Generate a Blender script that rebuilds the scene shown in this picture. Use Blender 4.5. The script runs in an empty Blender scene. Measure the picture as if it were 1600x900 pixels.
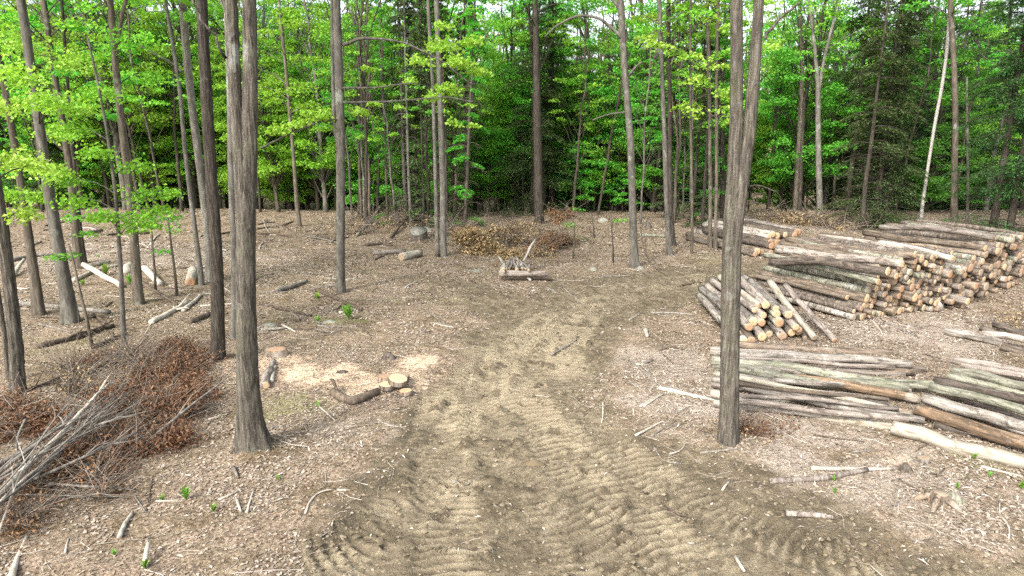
import bpy, math
import numpy as np
from mathutils import Matrix, Vector

# ------------------------------------------------------------------ scene / helpers
SC = bpy.context.scene
COL = SC.collection
RNG = np.random.default_rng(7)
CAM_H = 4.2
PITCH = math.radians(12.9)
FPX = 1067.0                      # focal length in pixels of the 1600 px wide photograph


def new_obj(name, data, parent=None):
    o = bpy.data.objects.new(name, data)
    COL.objects.link(o)
    if parent is not None:
        o.parent = parent
    return o


def tag(o, label=None, cat=None, group=None, kind=None):
    if label:
        o["label"] = label
    if cat:
        o["category"] = cat
    if group:
        o["group"] = group
    if kind:
        o["kind"] = kind
    return o


def empty(name, loc):
    o = new_obj(name, None)
    o.location = loc
    o.empty_display_size = 0.2
    return o


class MB:
    """collects vertex and face arrays for one mesh"""

    def __init__(self):
        self.v, self.q, self.t, self.n = [], [], [], 0

    def add(self, V, Q=None, T=None):
        V = np.asarray(V, float)
        if Q is not None and len(Q):
            self.q.append(np.asarray(Q, int) + self.n)
        if T is not None and len(T):
            self.t.append(np.asarray(T, int) + self.n)
        self.v.append(V)
        self.n += len(V)
        return self

    def mesh(self, name, smooth=True):
        V = np.concatenate(self.v) if self.v else np.zeros((0, 3))
        Q = np.concatenate(self.q) if self.q else np.zeros((0, 4), int)
        T = np.concatenate(self.t) if self.t else np.zeros((0, 3), int)
        me = bpy.data.meshes.new(name)
        me.vertices.add(len(V))
        me.vertices.foreach_set("co", V.astype(np.float32).ravel())
        nl = len(Q) * 4 + len(T) * 3
        me.loops.add(nl)
        me.loops.foreach_set("vertex_index", np.concatenate([Q.ravel(), T.ravel()]).astype(np.int32))
        me.polygons.add(len(Q) + len(T))
        ls = np.concatenate([np.arange(len(Q)) * 4, len(Q) * 4 + np.arange(len(T)) * 3]).astype(np.int32)
        lt = np.concatenate([np.full(len(Q), 4), np.full(len(T), 3)]).astype(np.int32)
        me.polygons.foreach_set("loop_start", ls)
        me.polygons.foreach_set("loop_total", lt)
        if smooth:
            me.polygons.foreach_set("use_smooth", np.ones(len(Q) + len(T), bool))
        me.update(calc_edges=True)
        me.validate()
        return me

    def obj(self, name, mat, parent=None, smooth=True):
        me = self.mesh(name, smooth)
        me.materials.append(mat)
        return new_obj(name, me, parent)


def nrm(a):
    a = np.asarray(a, float)
    return a / np.maximum(np.linalg.norm(a, axis=-1, keepdims=True), 1e-9)


def resample(pts, step):
    pts = np.asarray(pts, float)
    seg = np.linalg.norm(np.diff(pts[:, :3], axis=0), axis=1)
    s = np.concatenate([[0], np.cumsum(seg)])
    n = max(3, int(s[-1] / step) + 1)
    t = np.linspace(0, s[-1], n)
    out = np.stack([np.interp(t, s, pts[:, k]) for k in range(pts.shape[1])], 1)
    if len(pts) > 2:                        # round the corners a little
        for _ in range(3):
            out[1:-1] = out[1:-1] * .5 + (out[:-2] + out[2:]) * .25
    return out


def tube(pts, rad, n=8, mod=None, cap=True, tip=False):
    """tube along pts (K,3); rad (K,) ; mod (K,n) multiplies the radius"""
    pts = np.asarray(pts, float)
    K = len(pts)
    rad = np.broadcast_to(np.asarray(rad, float), (K,)).copy()
    tg = nrm(np.gradient(pts, axis=0))
    ref = np.array([1., 0, 0]) if abs(tg[0, 0]) < .8 else np.array([0, 1., 0])
    u = nrm(ref - tg[0] * (ref @ tg[0]))
    U = np.zeros((K, 3))
    for k in range(K):
        u = u - tg[k] * (u @ tg[k])
        u = u / max(np.linalg.norm(u), 1e-9)
        U[k] = u
    W = np.cross(tg, U)
    a = np.arange(n) / n * 2 * math.pi
    R = rad[:, None] * (np.ones((K, n)) if mod is None else mod)
    V = pts[:, None, :] + R[..., None] * (np.cos(a)[None, :, None] * U[:, None, :] + np.sin(a)[None, :, None] * W[:, None, :])
    V = V.reshape(-1, 3)
    i = np.arange(K - 1)[:, None] * n
    j = np.arange(n)[None, :]
    j2 = (j + 1) % n
    Q = np.stack([i + j, i + j2, i + n + j2, i + n + j], -1).reshape(-1, 4)
    T = []
    if cap:
        V = np.vstack([V, pts[0], pts[-1]])
        c0, c1 = K * n, K * n + 1
        jj = np.arange(n)
        T = np.vstack([np.stack([np.full(n, c0), (jj + 1) % n, jj], 1),
                       np.stack([np.full(n, c1), (K - 1) * n + jj, (K - 1) * n + (jj + 1) % n], 1)])
    return V, Q, T


def hash2(ix, iy, seed):
    h = (ix.astype(np.int64) * 374761393 + iy.astype(np.int64) * 668265263 + seed * 1442695041) & 0x7fffffff
    h = (h ^ (h >> 13)) * 1274126177 & 0x7fffffff
    h = h ^ (h >> 16)
    return (h & 0xffff) / 65535.0


def vnoise(x, y, seed=0):
    x = np.asarray(x, float)
    y = np.asarray(y, float)
    ix, iy = np.floor(x), np.floor(y)
    fx, fy = x - ix, y - iy
    fx = fx * fx * (3 - 2 * fx)
    fy = fy * fy * (3 - 2 * fy)
    a = hash2(ix, iy, seed)
    b = hash2(ix + 1, iy, seed)
    c = hash2(ix, iy + 1, seed)
    d = hash2(ix + 1, iy + 1, seed)
    return (a * (1 - fx) + b * fx) * (1 - fy) + (c * (1 - fx) + d * fx) * fy * 1.0


def fbm(x, y, seed=0, o=4):
    s, a, t = 0, 1, 0
    for k in range(o):
        s = s + a * vnoise(np.asarray(x) * 2 ** k, np.asarray(y) * 2 ** k, seed + k * 17)
        t += a
        a *= .55
    return s / t


def sstep(a, b, x):
    t = np.clip((np.asarray(x, float) - a) / (b - a), 0, 1)
    return t * t * (3 - 2 * t)


# ------------------------------------------------------------------ terrain and camera rays
def T(x, y):
    """smooth lie of the land: flat clearing, a low crest at its far edge, then a dip and a wooded rise"""
    x = np.asarray(x, float)
    y = np.asarray(y, float)
    z = .10 * (fbm(x * .25, y * .25, 3, 3) - .5)
    z = z + .25 * sstep(5, 16, -x) * sstep(8, 18, y) * (fbm(x * .18, y * .18, 9, 2))
    z = z - 1.5 * sstep(36.5, 47, y) + 8.0 * sstep(54, 112, y)
    return z


def ray(px, py):
    a, b = (px - 800.) / FPX, (450. - py) / FPX
    d = np.array([a, math.cos(PITCH) + b * math.sin(PITCH), -math.sin(PITCH) + b * math.cos(PITCH)])
    return d


def G(px, py, dz=0.):
    """where the sight line of a photo pixel meets the ground (raised by dz)"""
    d = ray(px, py)
    t = 3.0
    prev = t
    while t < 140:
        p = np.array([0, 0, CAM_H]) + d * t
        if p[2] <= T(p[0], p[1]) + dz:
            lo, hi = prev, t
            for _ in range(30):
                m = (lo + hi) / 2
                p = np.array([0, 0, CAM_H]) + d * m
                if p[2] <= T(p[0], p[1]) + dz:
                    hi = m
                else:
                    lo = m
            break
        prev = t
        t += .25
    return np.array([0, 0, CAM_H]) + d * t


def AT(px, py, Y):
    """point of a sight line at depth Y"""
    d = ray(px, py)
    return np.array([0, 0, CAM_H]) + d * (Y / d[1])


def depth(p):
    return p[1] * math.cos(PITCH) - (p[2] - CAM_H) * math.sin(PITCH)


# ------------------------------------------------------------------ materials
def mat(name):
    m = bpy.data.materials.new(name)
    m.use_nodes = True
    nt = m.node_tree
    for n in list(nt.nodes):
        nt.nodes.remove(n)
    return m, nt


class NT:
    def __init__(self, name):
        self.m, self.t = mat(name)
        self.L = self.t.links
        self.out = self.n("ShaderNodeOutputMaterial")

    def n(self, typ, ins=None, **kw):
        nd = self.t.nodes.new(typ)
        for k, v in kw.items():
            setattr(nd, k, v)
        if ins:
            for k, v in ins.items():
                if isinstance(v, bpy.types.NodeSocket):
                    self.L.new(v, nd.inputs[k])
                else:
                    nd.inputs[k].default_value = v
        return nd

    def noise(self, vec, scale, detail=4, rough=.6, out="Fac", dist=0.):
        nd = self.n("ShaderNodeTexNoise", {"Scale": scale, "Detail": detail, "Roughness": rough, "Distortion": dist})
        if vec is not None:
            self.L.new(vec, nd.inputs["Vector"])
        return nd.outputs[out]

    def ramp(self, fac, stops, interp="LINEAR"):
        nd = self.n("ShaderNodeValToRGB", {"Fac": fac})
        cr = nd.color_ramp
        cr.interpolation = interp
        while len(cr.elements) > 1:
            cr.elements.remove(cr.elements[-1])
        for i, (p, c) in enumerate(stops):
            e = cr.elements[0] if i == 0 else cr.elements.new(p)
            e.position = p
            c = (c, c, c) if isinstance(c, (int, float)) else c
            e.color = (*c, 1)
        return nd.outputs["Color"]

    def mix(self, fac, a, b, typ="MIX"):
        nd = self.n("ShaderNodeMix", data_type="RGBA", blend_type=typ)
        for k, v in ((0, fac), (6, a), (7, b)):
            if isinstance(v, bpy.types.NodeSocket):
                self.L.new(v, nd.inputs[k])
            elif k == 0:
                nd.inputs[0].default_value = v
            else:
                nd.inputs[k].default_value = (*v, 1)
        return nd.outputs[2]

    def math(self, op, a, b=0., c=None):
        nd = self.n("ShaderNodeMath", operation=op)
        for k, v in ((0, a), (1, b), (2, c)):
            if v is None:
                continue
            if isinstance(v, bpy.types.NodeSocket):
                self.L.new(v, nd.inputs[k])
            else:
                nd.inputs[k].default_value = v
        return nd.outputs[0]

    def bump(self, h, strength=.5, dist=.02):
        return self.n("ShaderNodeBump", {"Height": h, "Strength": strength, "Distance": dist}).outputs["Normal"]

    def coords(self, scale=(1, 1, 1), kind="Object"):
        tc = self.n("ShaderNodeTexCoord").outputs[kind]
        return self.n("ShaderNodeMapping", {"Vector": tc, "Scale": scale}).outputs["Vector"]

    def done(self, color, rough=.9, normal=None, spec=.2):
        b = self.n("ShaderNodeBsdfPrincipled", {"Roughness": rough, "Specular IOR Level": spec})
        if isinstance(color, bpy.types.NodeSocket):
            self.L.new(color, b.inputs["Base Color"])
        else:
            b.inputs["Base Color"].default_value = (*color, 1)
        if normal is not None:
            self.L.new(normal, b.inputs["Normal"])
        self.L.new(b.outputs[0], self.out.inputs["Surface"])
        return self.m

    def objrand(self):
        return self.n("ShaderNodeObjectInfo").outputs["Random"]

    def island(self):
        return self.n("ShaderNodeNewGeometry").outputs["Random Per Island"]


def M_bark(name, dark, mid, light, lichen=(.42, .44, .38), lich=.62, furrow=22., stretch=.10, bump=.9, vary=.25, moss=0., patch=None):
    k = NT(name)
    v = k.coords((1, 1, stretch))
    w = k.coords((1, 1, 1))
    f = k.noise(v, furrow, 5, .62, dist=.6)
    c = k.ramp(f, [(.30, dark), (.50, mid), (.72, light)])
    big = k.noise(w, 1.7, 5, .65)
    c = k.mix(k.ramp(big, [(lich, 0.), (lich + .10, .8)]), c, lichen)
    sp = k.noise(k.coords((1, 1, .45)) if patch else w, 14. if patch else 26., 3, .6)
    c = k.mix(k.ramp(sp, [(.60, 0.), (.70, .45)]), c, light)
    if patch:                                   # bark flaked off or blackened in patches
        pn = k.noise(k.coords((2.2, 2.2, .9)), 3.4, 5, .68, dist=.8)
        c = k.mix(k.ramp(pn, [(.53, 0.), (.60, .85)]), c, patch)
        pn2 = k.noise(k.coords((2., 2., 1.3)), 7.7, 4, .7, dist=.5)
        c = k.mix(k.ramp(pn2, [(.60, 0.), (.66, .7)]), c, light)
    if moss:
        mo = k.noise(w, 3.1, 4, .6)
        c = k.mix(k.ramp(mo, [(.5, 0.), (.68, moss)]), c, (.16, .19, .09))
    br = k.math("MULTIPLY_ADD", k.objrand(), vary * (1.5 if patch else 1.), 1 - vary * (1.5 if patch else 1.) / 2)
    c = k.n("ShaderNodeHueSaturation", {"Color": c, "Value": br}).outputs["Color"]
    hgt = k.math("ADD", f, k.math("MULTIPLY", sp, .3))
    return k.done(c, .92, k.bump(hgt, bump, .03), .15)


def M_birch(name):
    k = NT(name)
    v = k.coords((1, 1, 3.6))
    w = k.coords((1, 1, 1))
    f = k.noise(v, 8., 5, .75, dist=.6)
    c = k.ramp(f, [(.28, (.10, .09, .08)), (.36, (.24, .225, .20)), (.62, (.37, .355, .325))])
    big = k.noise(w, 2.2, 5, .7)
    c = k.mix(k.ramp(big, [(.54, 0.), (.66, .85)]), c, (.22, .19, .16))
    br = k.math("MULTIPLY_ADD", k.objrand(), .3, .85)
    c = k.n("ShaderNodeHueSaturation", {"Color": c, "Value": br}).outputs["Color"]
    return k.done(c, .8, k.bump(big, .5, .02), .2)


def M_leaf(name, cols, trans=.4, vary=.35, tcol=None):
    """foliage: every leaf its own tint, every plant its own brightness"""
    k = NT(name)
    r = k.island()
    n = len(cols)
    c = k.ramp(r, [(i / (n - 1), q) for i, q in enumerate(cols)])
    o = k.objrand()
    c = k.n("ShaderNodeHueSaturation", {"Color": c, "Value": k.math("MULTIPLY_ADD", o, vary, 1 - vary / 2),
                                        "Hue": k.math("MULTIPLY_ADD", o, .03, .485)}).outputs["Color"]
    d = k.n("ShaderNodeBsdfPrincipled", {"Base Color": c, "Roughness": .55, "Specular IOR Level": .25})
    t = k.n("ShaderNodeBsdfTranslucent", {"Color": k.mix(1., c, tcol or (1.0, 1.0, .55), "MULTIPLY")})
    m = k.n("ShaderNodeMixShader", {"Fac": trans, 1: d.outputs[0], 2: t.outputs[0]})
    k.L.new(m.outputs[0], k.out.inputs["Surface"])
    return k.m


def M_island(name, cols, rough=.85, vary=0.):
    k = NT(name)
    n = len(cols)
    c = k.ramp(k.island(), [(i / (n - 1), q) for i, q in enumerate(cols)])
    return k.done(c, rough, None, .2)


def M_cut(name, inner, outer, grey=.35):
    k = NT(name)
    w = k.coords((1, 1, 1))
    sep = k.n("ShaderNodeSeparateXYZ", {"Vector": w})
    r = k.math("SQRT", k.math("ADD", k.math("MULTIPLY", sep.outputs[0], sep.outputs[0]), k.math("MULTIPLY", sep.outputs[1], sep.outputs[1])))
    nz = k.noise(w, 14., 4, .6)
    rr = k.math("ADD", k.math("MULTIPLY", r, 260.), k.math("MULTIPLY", nz, 6.))
    ring = k.math("MULTIPLY_ADD", k.math("SINE", rr), .5, .5)
    c = k.mix(k.math("MULTIPLY", ring, .45), outer, inner)
    heart = k.ramp(k.math("MULTIPLY", r, 10.), [(.12, .55), (.45, 0.)])
    c = k.mix(heart, c, inner)
    dirt = k.noise(w, 30., 5, .7)
    c = k.mix(k.ramp(dirt, [(.5, 0.), (.75, .6)]), c, (.13, .085, .05))
    o = k.objrand()
    c = k.mix(k.ramp(o, [(.35, 0.), (1., grey)]), c, (.22, .19, .16))
    c = k.n("ShaderNodeHueSaturation", {"Color": c, "Value": k.math("MULTIPLY_ADD", k.noise(w, 3., 2), .6, .7)}).outputs["Color"]
    return k.done(c, .85, k.bump(ring, .25, .005), .2)


BARK_FURROW = M_bark("furrowed_brown_bark", (0.022, 0.020, 0.016), (0.069, 0.060, 0.048), (0.148, 0.133, 0.109), (0.203, 0.207, 0.179), .59, 30, .10, 1., .15, .12)
BARK_DARK = M_bark("dark_brown_bark", (0.015, 0.013, 0.010), (0.044, 0.037, 0.029), (0.098, 0.083, 0.067), (0.162, 0.162, 0.136), .66, 32, .10, 1., .2)
BARK_GREY = M_bark("smooth_grey_bark", (0.042, 0.038, 0.031), (0.086, 0.079, 0.066), (0.145, 0.135, 0.115), (0.211, 0.220, 0.185), .58, 11, .3, .5, .3)
BARK_PALE = M_bark("pale_grey_bark", (0.063, 0.057, 0.047), (0.128, 0.118, 0.100), (0.198, 0.185, 0.161), (0.255, 0.260, 0.229), .55, 10, .3, .45, .25)
BARK_WOOD = M_bark("forest_trunk_bark", (.032, .027, .021), (.075, .063, .048), (.135, .117, .092), (.21, .215, .18), .58, 14, .15, .6, .7)
BIRCH = M_birch("white_birch_bark")
LOG_GREY = M_bark("grey_log_bark", (0.066, 0.056, 0.048), (0.209, 0.187, 0.160), (0.362, 0.333, 0.296), (0.438, 0.432, 0.382), .57, 15, .13, .8, .5, patch=(0.064, 0.054, 0.044))
LOG_BROWN = M_bark("brown_log_bark", (0.034, 0.025, 0.019), (0.112, 0.089, 0.068), (0.224, 0.184, 0.147), (0.287, 0.264, 0.224), .56, 18, .12, .9, .5, patch=(0.230, 0.170, 0.119))
LOG_PINK = M_bark("pinkish_log_bark", (0.062, 0.051, 0.041), (0.192, 0.164, 0.141), (0.327, 0.289, 0.253), (0.394, 0.370, 0.332), .57, 16, .12, .8, .45, patch=(0.072, 0.056, 0.044))
LOG_MOSS = M_bark("mossy_log_bark", (0.048, 0.047, 0.035), (0.167, 0.162, 0.125), (0.284, 0.279, 0.226), (0.364, 0.364, 0.315), .58, 14, .18, .8, .3, .35, patch=(0.048, 0.044, 0.032))
LOG_DARK = M_bark("dark_log_bark", (0.026, 0.021, 0.018), (0.077, 0.063, 0.051), (0.171, 0.145, 0.123), (0.275, 0.259, 0.231), .62, 18, .12, 1., .4, patch=(.15, .12, .095))
LOG_PALE = M_bark("pale_bare_log", (0.140, 0.119, 0.089), (0.297, 0.271, 0.218), (0.386, 0.361, 0.307), (0.181, 0.162, 0.124), .60, 8, .1, .4, .12, patch=(0.156, 0.119, 0.082))
LOG_ROT = M_bark("rotten_orange_log", (.035, .026, .018), (.125, .088, .058), (.26, .175, .108), (.32, .29, .25), .54, 11, .13, 1., .2, patch=(.06, .045, .032))
CUT = M_cut("fresh_sawn_end", (.33, .195, .10), (.48, .35, .21), .4)
CUT_RED = M_cut("reddish_sawn_end", (.24, .125, .065), (.36, .22, .13), .4)
CUT_ROUND = M_cut("pale_sawn_round", (.42, .29, .15), (.56, .44, .27), 0.)
CUT_GREY = M_cut("weathered_sawn_end", (.19, .14, .092), (.29, .225, .155), .6)
# ------------------------------------------------------------------ ground with road, ruts and tyre tread
def ground_line(pts):
    return np.array([np.append(G(p[0], p[1])[:2], p[2:]) for p in pts])


ROAD = ground_line([(1010, 1100, 4.0), (960, 985, 3.6), (930, 900, 3.1), (835, 800, 2.45), (800, 700, 1.95), (820, 610, 1.75), (845, 540, 1.8), (885, 490, 2.0),
                    (965, 458, 2.4), (1080, 437, 2.1), (1190, 425, 1.8)])
ROAD_W = ground_line([(1900, 960, 1.8), (1600, 925, 1.0), (1400, 895, .75), (1150, 850, .9), (950, 800, 1.2)])
ROAD_L = ground_line([(860, 500, 1.8), (720, 440, 1.1), (560, 425, .7)])

TRACKS = [  # centre line pixels, half width (m), tread pitch (m), depth, chevron
    ([(520, 905), (590, 840), (660, 760), (705, 690), (745, 620), (790, 560), (850, 500), (950, 457), (1100, 432)], .42, .13, .9, .2),
    ([(470, 870), (560, 850), (650, 800), (740, 740), (790, 690)], .36, .14, .7, -.2),
    ([(1110, 930), (1000, 830), (920, 760), (860, 690), (820, 620), (815, 560), (850, 510), (930, 468)], .44, .135, 1., .2),
    ([(960, 930), (850, 800), (790, 720), (760, 660), (755, 600), (790, 540), (840, 505)], .36, .135, .6, -.2),
    ([(1560, 890), (1300, 865), (1120, 820), (1010, 750), (940, 680), (895, 610), (880, 550), (915, 490), (1010, 452), (1120, 437)], .40, .13, .9, .15),
    ([(700, 930), (700, 820), (690, 740), (672, 680), (690, 610), (735, 550)], .38, .125, .9, .15),
    ([(1230, 930), (1090, 840), (980, 740), (920, 660)], .3, .14, .4, -.2),
]
TRK = []
for pts, hw, pitch, dep, chev in TRACKS:
    L = resample(ground_line([(a, b) for a, b in pts]), .12)
    TRK.append((L, hw, pitch, dep, chev))


def seg_dist(x, y, line, w=None):
    """distance to a polyline minus its width (w in column 2), signed by nothing"""
    best = np.full(x.shape, 1e9)
    for a, b in zip(line[:-1], line[1:]):
        d = b[:2] - a[:2]
        L2 = d @ d
        t = np.clip(((x - a[0]) * d[0] + (y - a[1]) * d[1]) / L2, 0, 1)
        dd = np.hypot(x - a[0] - t * d[0], y - a[1] - t * d[1]) - (a[2] * (1 - t) + b[2] * t)
        best = np.minimum(best, dd)
    return best


def road_mask(x, y):
    d = np.minimum(seg_dist(x, y, ROAD), np.minimum(seg_dist(x, y, ROAD_W), seg_dist(x, y, ROAD_L) + .3))
    d = d + 1.5 * (fbm(x * .8, y * .8, 41, 4) - .5) + .6 * (fbm(x * 3.5, y * 3.5, 5, 3) - .5)
    return 1 - sstep(-.95, .55, d)


def track_field(x, y):
    """displacement and rut mask of the tyre tracks"""
    z = np.zeros(x.shape)
    rut = np.zeros(x.shape)
    near = (y > 3) & (y < 27) & (np.abs(x) < 14)
    idx = np.nonzero(near)
    xx, yy = x[idx], y[idx]
    zz = np.zeros(xx.shape)
    rr = np.zeros(xx.shape)
    wob = fbm(xx * 1.3, yy * 1.3, 77, 3)
    for L, hw, pitch, dep, chev in TRK:
        lo, hi = L.min(0) - 1.2, L.max(0) + 1.2
        sel = np.nonzero((xx > lo[0]) & (xx < hi[0]) & (yy > lo[1]) & (yy < hi[1]))[0]
        if not len(sel):
            continue
        X, Y = xx[sel], yy[sel]
        bd = np.full(X.shape, 1e9)
        bs = np.zeros(X.shape)
        bo = np.zeros(X.shape)
        s0 = 0.
        for a, b in zip(L[:-1], L[1:]):
            d = b - a
            ln = math.hypot(*d)
            t = np.clip(((X - a[0]) * d[0] + (Y - a[1]) * d[1]) / (ln * ln), 0, 1)
            ox, oy = X - a[0] - t * d[0], Y - a[1] - t * d[1]
            dd = np.hypot(ox, oy)
            m = dd < bd
            bd[m] = dd[m]
            bs[m] = (s0 + t * ln)[m]
            bo[m] = ((d[0] * oy - d[1] * ox) / ln)[m]
            s0 += ln
        w = wob[sel]
        ins = 1 - sstep(hw * .8, hw * 1.08, bd + .07 * (w - .5))
        ph = (bs + chev * np.abs(bo) + .03 * (w - .5)) / pitch
        f = ph - np.floor(ph)
        lug = sstep(.0, .22, f) * (1 - sstep(.42, .70, f))
        amp = dep * (.45 + 1.1 * sstep(.35, .62, fbm(X * .9 + hw * 50, Y * .9, 13, 2))) * (.6 + .6 * sstep(.3, .6, fbm(X * 4., Y * 4., 19, 2)))
        berm = np.exp(-((bd - hw * 1.12) / .10) ** 2)
        zz[sel] += ins * (-.03 * dep + .045 * amp * lug * (1 - .35 * sstep(hw * .5, hw, bd))) + .03 * dep * berm * (.3 + w)
        rr[sel] = np.maximum(rr[sel], ins * amp * lug)
    z[idx] = zz
    rut[idx] = rr
    return z, rut


def full_z(x, y, parts=False):
    x = np.asarray(x, float)
    y = np.asarray(y, float)
    z = T(x, y)
    rm = road_mask(x, y)
    tz, rut = track_field(x, y)
    close = 1 - sstep(22, 34, y)
    z = z + tz * np.clip(rm * 1.5, 0, 1)
    lump = fbm(x * 2.2, y * 2.2, 51, 4) - .5
    clod = fbm(x * 7., y * 7., 52, 3) - .5
    z = z + close * ((.06 - .04 * rm) * lump + (.026 + .0 * rm) * clod + .02 * rm * (fbm(x * 14., y * 14., 58, 2) - .5)) - .05 * rm
    for px, py, hh in ((396, 706, .09), (341, 568, .07), (1137, 702, .08)):      # soil and litter banked up round the near trunks
        c = G(px, py)
        z = z + hh * np.exp(-((x - c[0]) ** 2 + (y - c[1]) ** 2) / .16) * (.5 + fbm(x * 3, y * 3, 88, 2))
    clods = sstep(.62, .78, fbm(x * 4.5, y * 4.5, 91, 3)) * rm * close
    z = z + .05 * clods
    if parts:
        return z, rm, rut, clods
    return z


def axis(breaks):
    out = [breaks[0][0]]
    for (a, s0), (b, s1) in zip(breaks[:-1], breaks[1:]):
        x = a
        while x < b - 1e-6:
            t = (x - a) / (b - a)
            x = min(b, x + s0 + (s1 - s0) * t)
            out.append(x)
    return np.array(out)


GX = axis([(-95, 5), (-40, 2), (-14, .25), (-5.2, .06), (-4, .045), (6, .045), (8, .07), (16, .28), (40, 2), (95, 5)])
GY = axis([(-6, .8), (3.5, .1), (5, .03), (12, .03), (17, .04), (20, .08), (26, .16), (38, .45), (60, 1.5), (125, 4)])
gx, gy = np.meshgrid(GX, GY)
gz, g_road, g_rut, g_clod = full_z(gx, gy, True)

# sawdust, green patches and pale chip patches
def blob(x, y, px, py, r, sq=1.0):
    c = G(px, py)
    d = np.hypot((x - c[0]) / r, (y - c[1]) / (r * sq))
    d = d + 1.3 * (fbm(x * 2.6, y * 2.6, 23, 4) - .5)
    return 1 - sstep(.1, 1.25, d)


def saw_mask(x, y):
    s = np.zeros(np.shape(x))
    for px, py, r, a in ((430, 570, 1., .8), (470, 590, .95, 1.), (520, 585, .8, .9), (575, 600, .95, 1.), (615, 592, .9, 1.), (650, 575, .7, .9),
                         (680, 545, .5, .5), (545, 612, .6, .8), (420, 600, .5, .6), (1440, 822, .3, .4), (1400, 727, .3, .7)):
        s = np.maximum(s, a * blob(x, y, px, py, r))
    return s


def moss_mask(x, y):
    s = np.zeros(np.shape(x))
    for px, py, r, a in ((450, 640, .9, .7), (440, 490, 1.3, .5), (880, 372, 2., .8), (770, 425, 1.2, .6), (690, 470, 1.6, .5), (1120, 405, 1.3, .6),
                         (130, 540, 2., .5), (540, 500, .8, .7), (620, 470, .8, .6), (1520, 725, .5, .8), (200, 470, 2., .4), (1330, 352, 2.5, .6), (560, 345, 4, .5)):
        s = np.maximum(s, a * blob(x, y, px, py, r))
    return s


def pale_mask(x, y):
    """pink-grey chips and splinters round the log piles"""
    s = np.zeros(np.shape(x))
    for px, py, r, a in ((1080, 640, 1.5, 1.), (1060, 570, 1.6, .9), (1230, 740, 1.6, .9), (1400, 760, 1.5, .8), (1420, 520, 2.6, .9), (1540, 500, 2., .6),
                         (1250, 680, 1.2, .9), (640, 690, .8, .6), (520, 690, 1., .5), (300, 400, 4., .7), (1100, 420, .8, .3), (1290, 355, 3., .7), (120, 400, 4, .7),
                         (1450, 840, .9, .6), (350, 700, 1., .35)):
        s = np.maximum(s, a * blob(x, y, px, py, r))
    return s


g = MB()
ny, nx = gx.shape
V = np.stack([gx, gy, gz], -1).reshape(-1, 3)
ii = np.arange(ny - 1)[:, None] * nx
jj = np.arange(nx - 1)[None, :]
Q = np.stack([ii + jj, ii + jj + 1, ii + nx + jj + 1, ii + nx + jj], -1).reshape(-1, 4)
g.add(V, Q)


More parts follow.
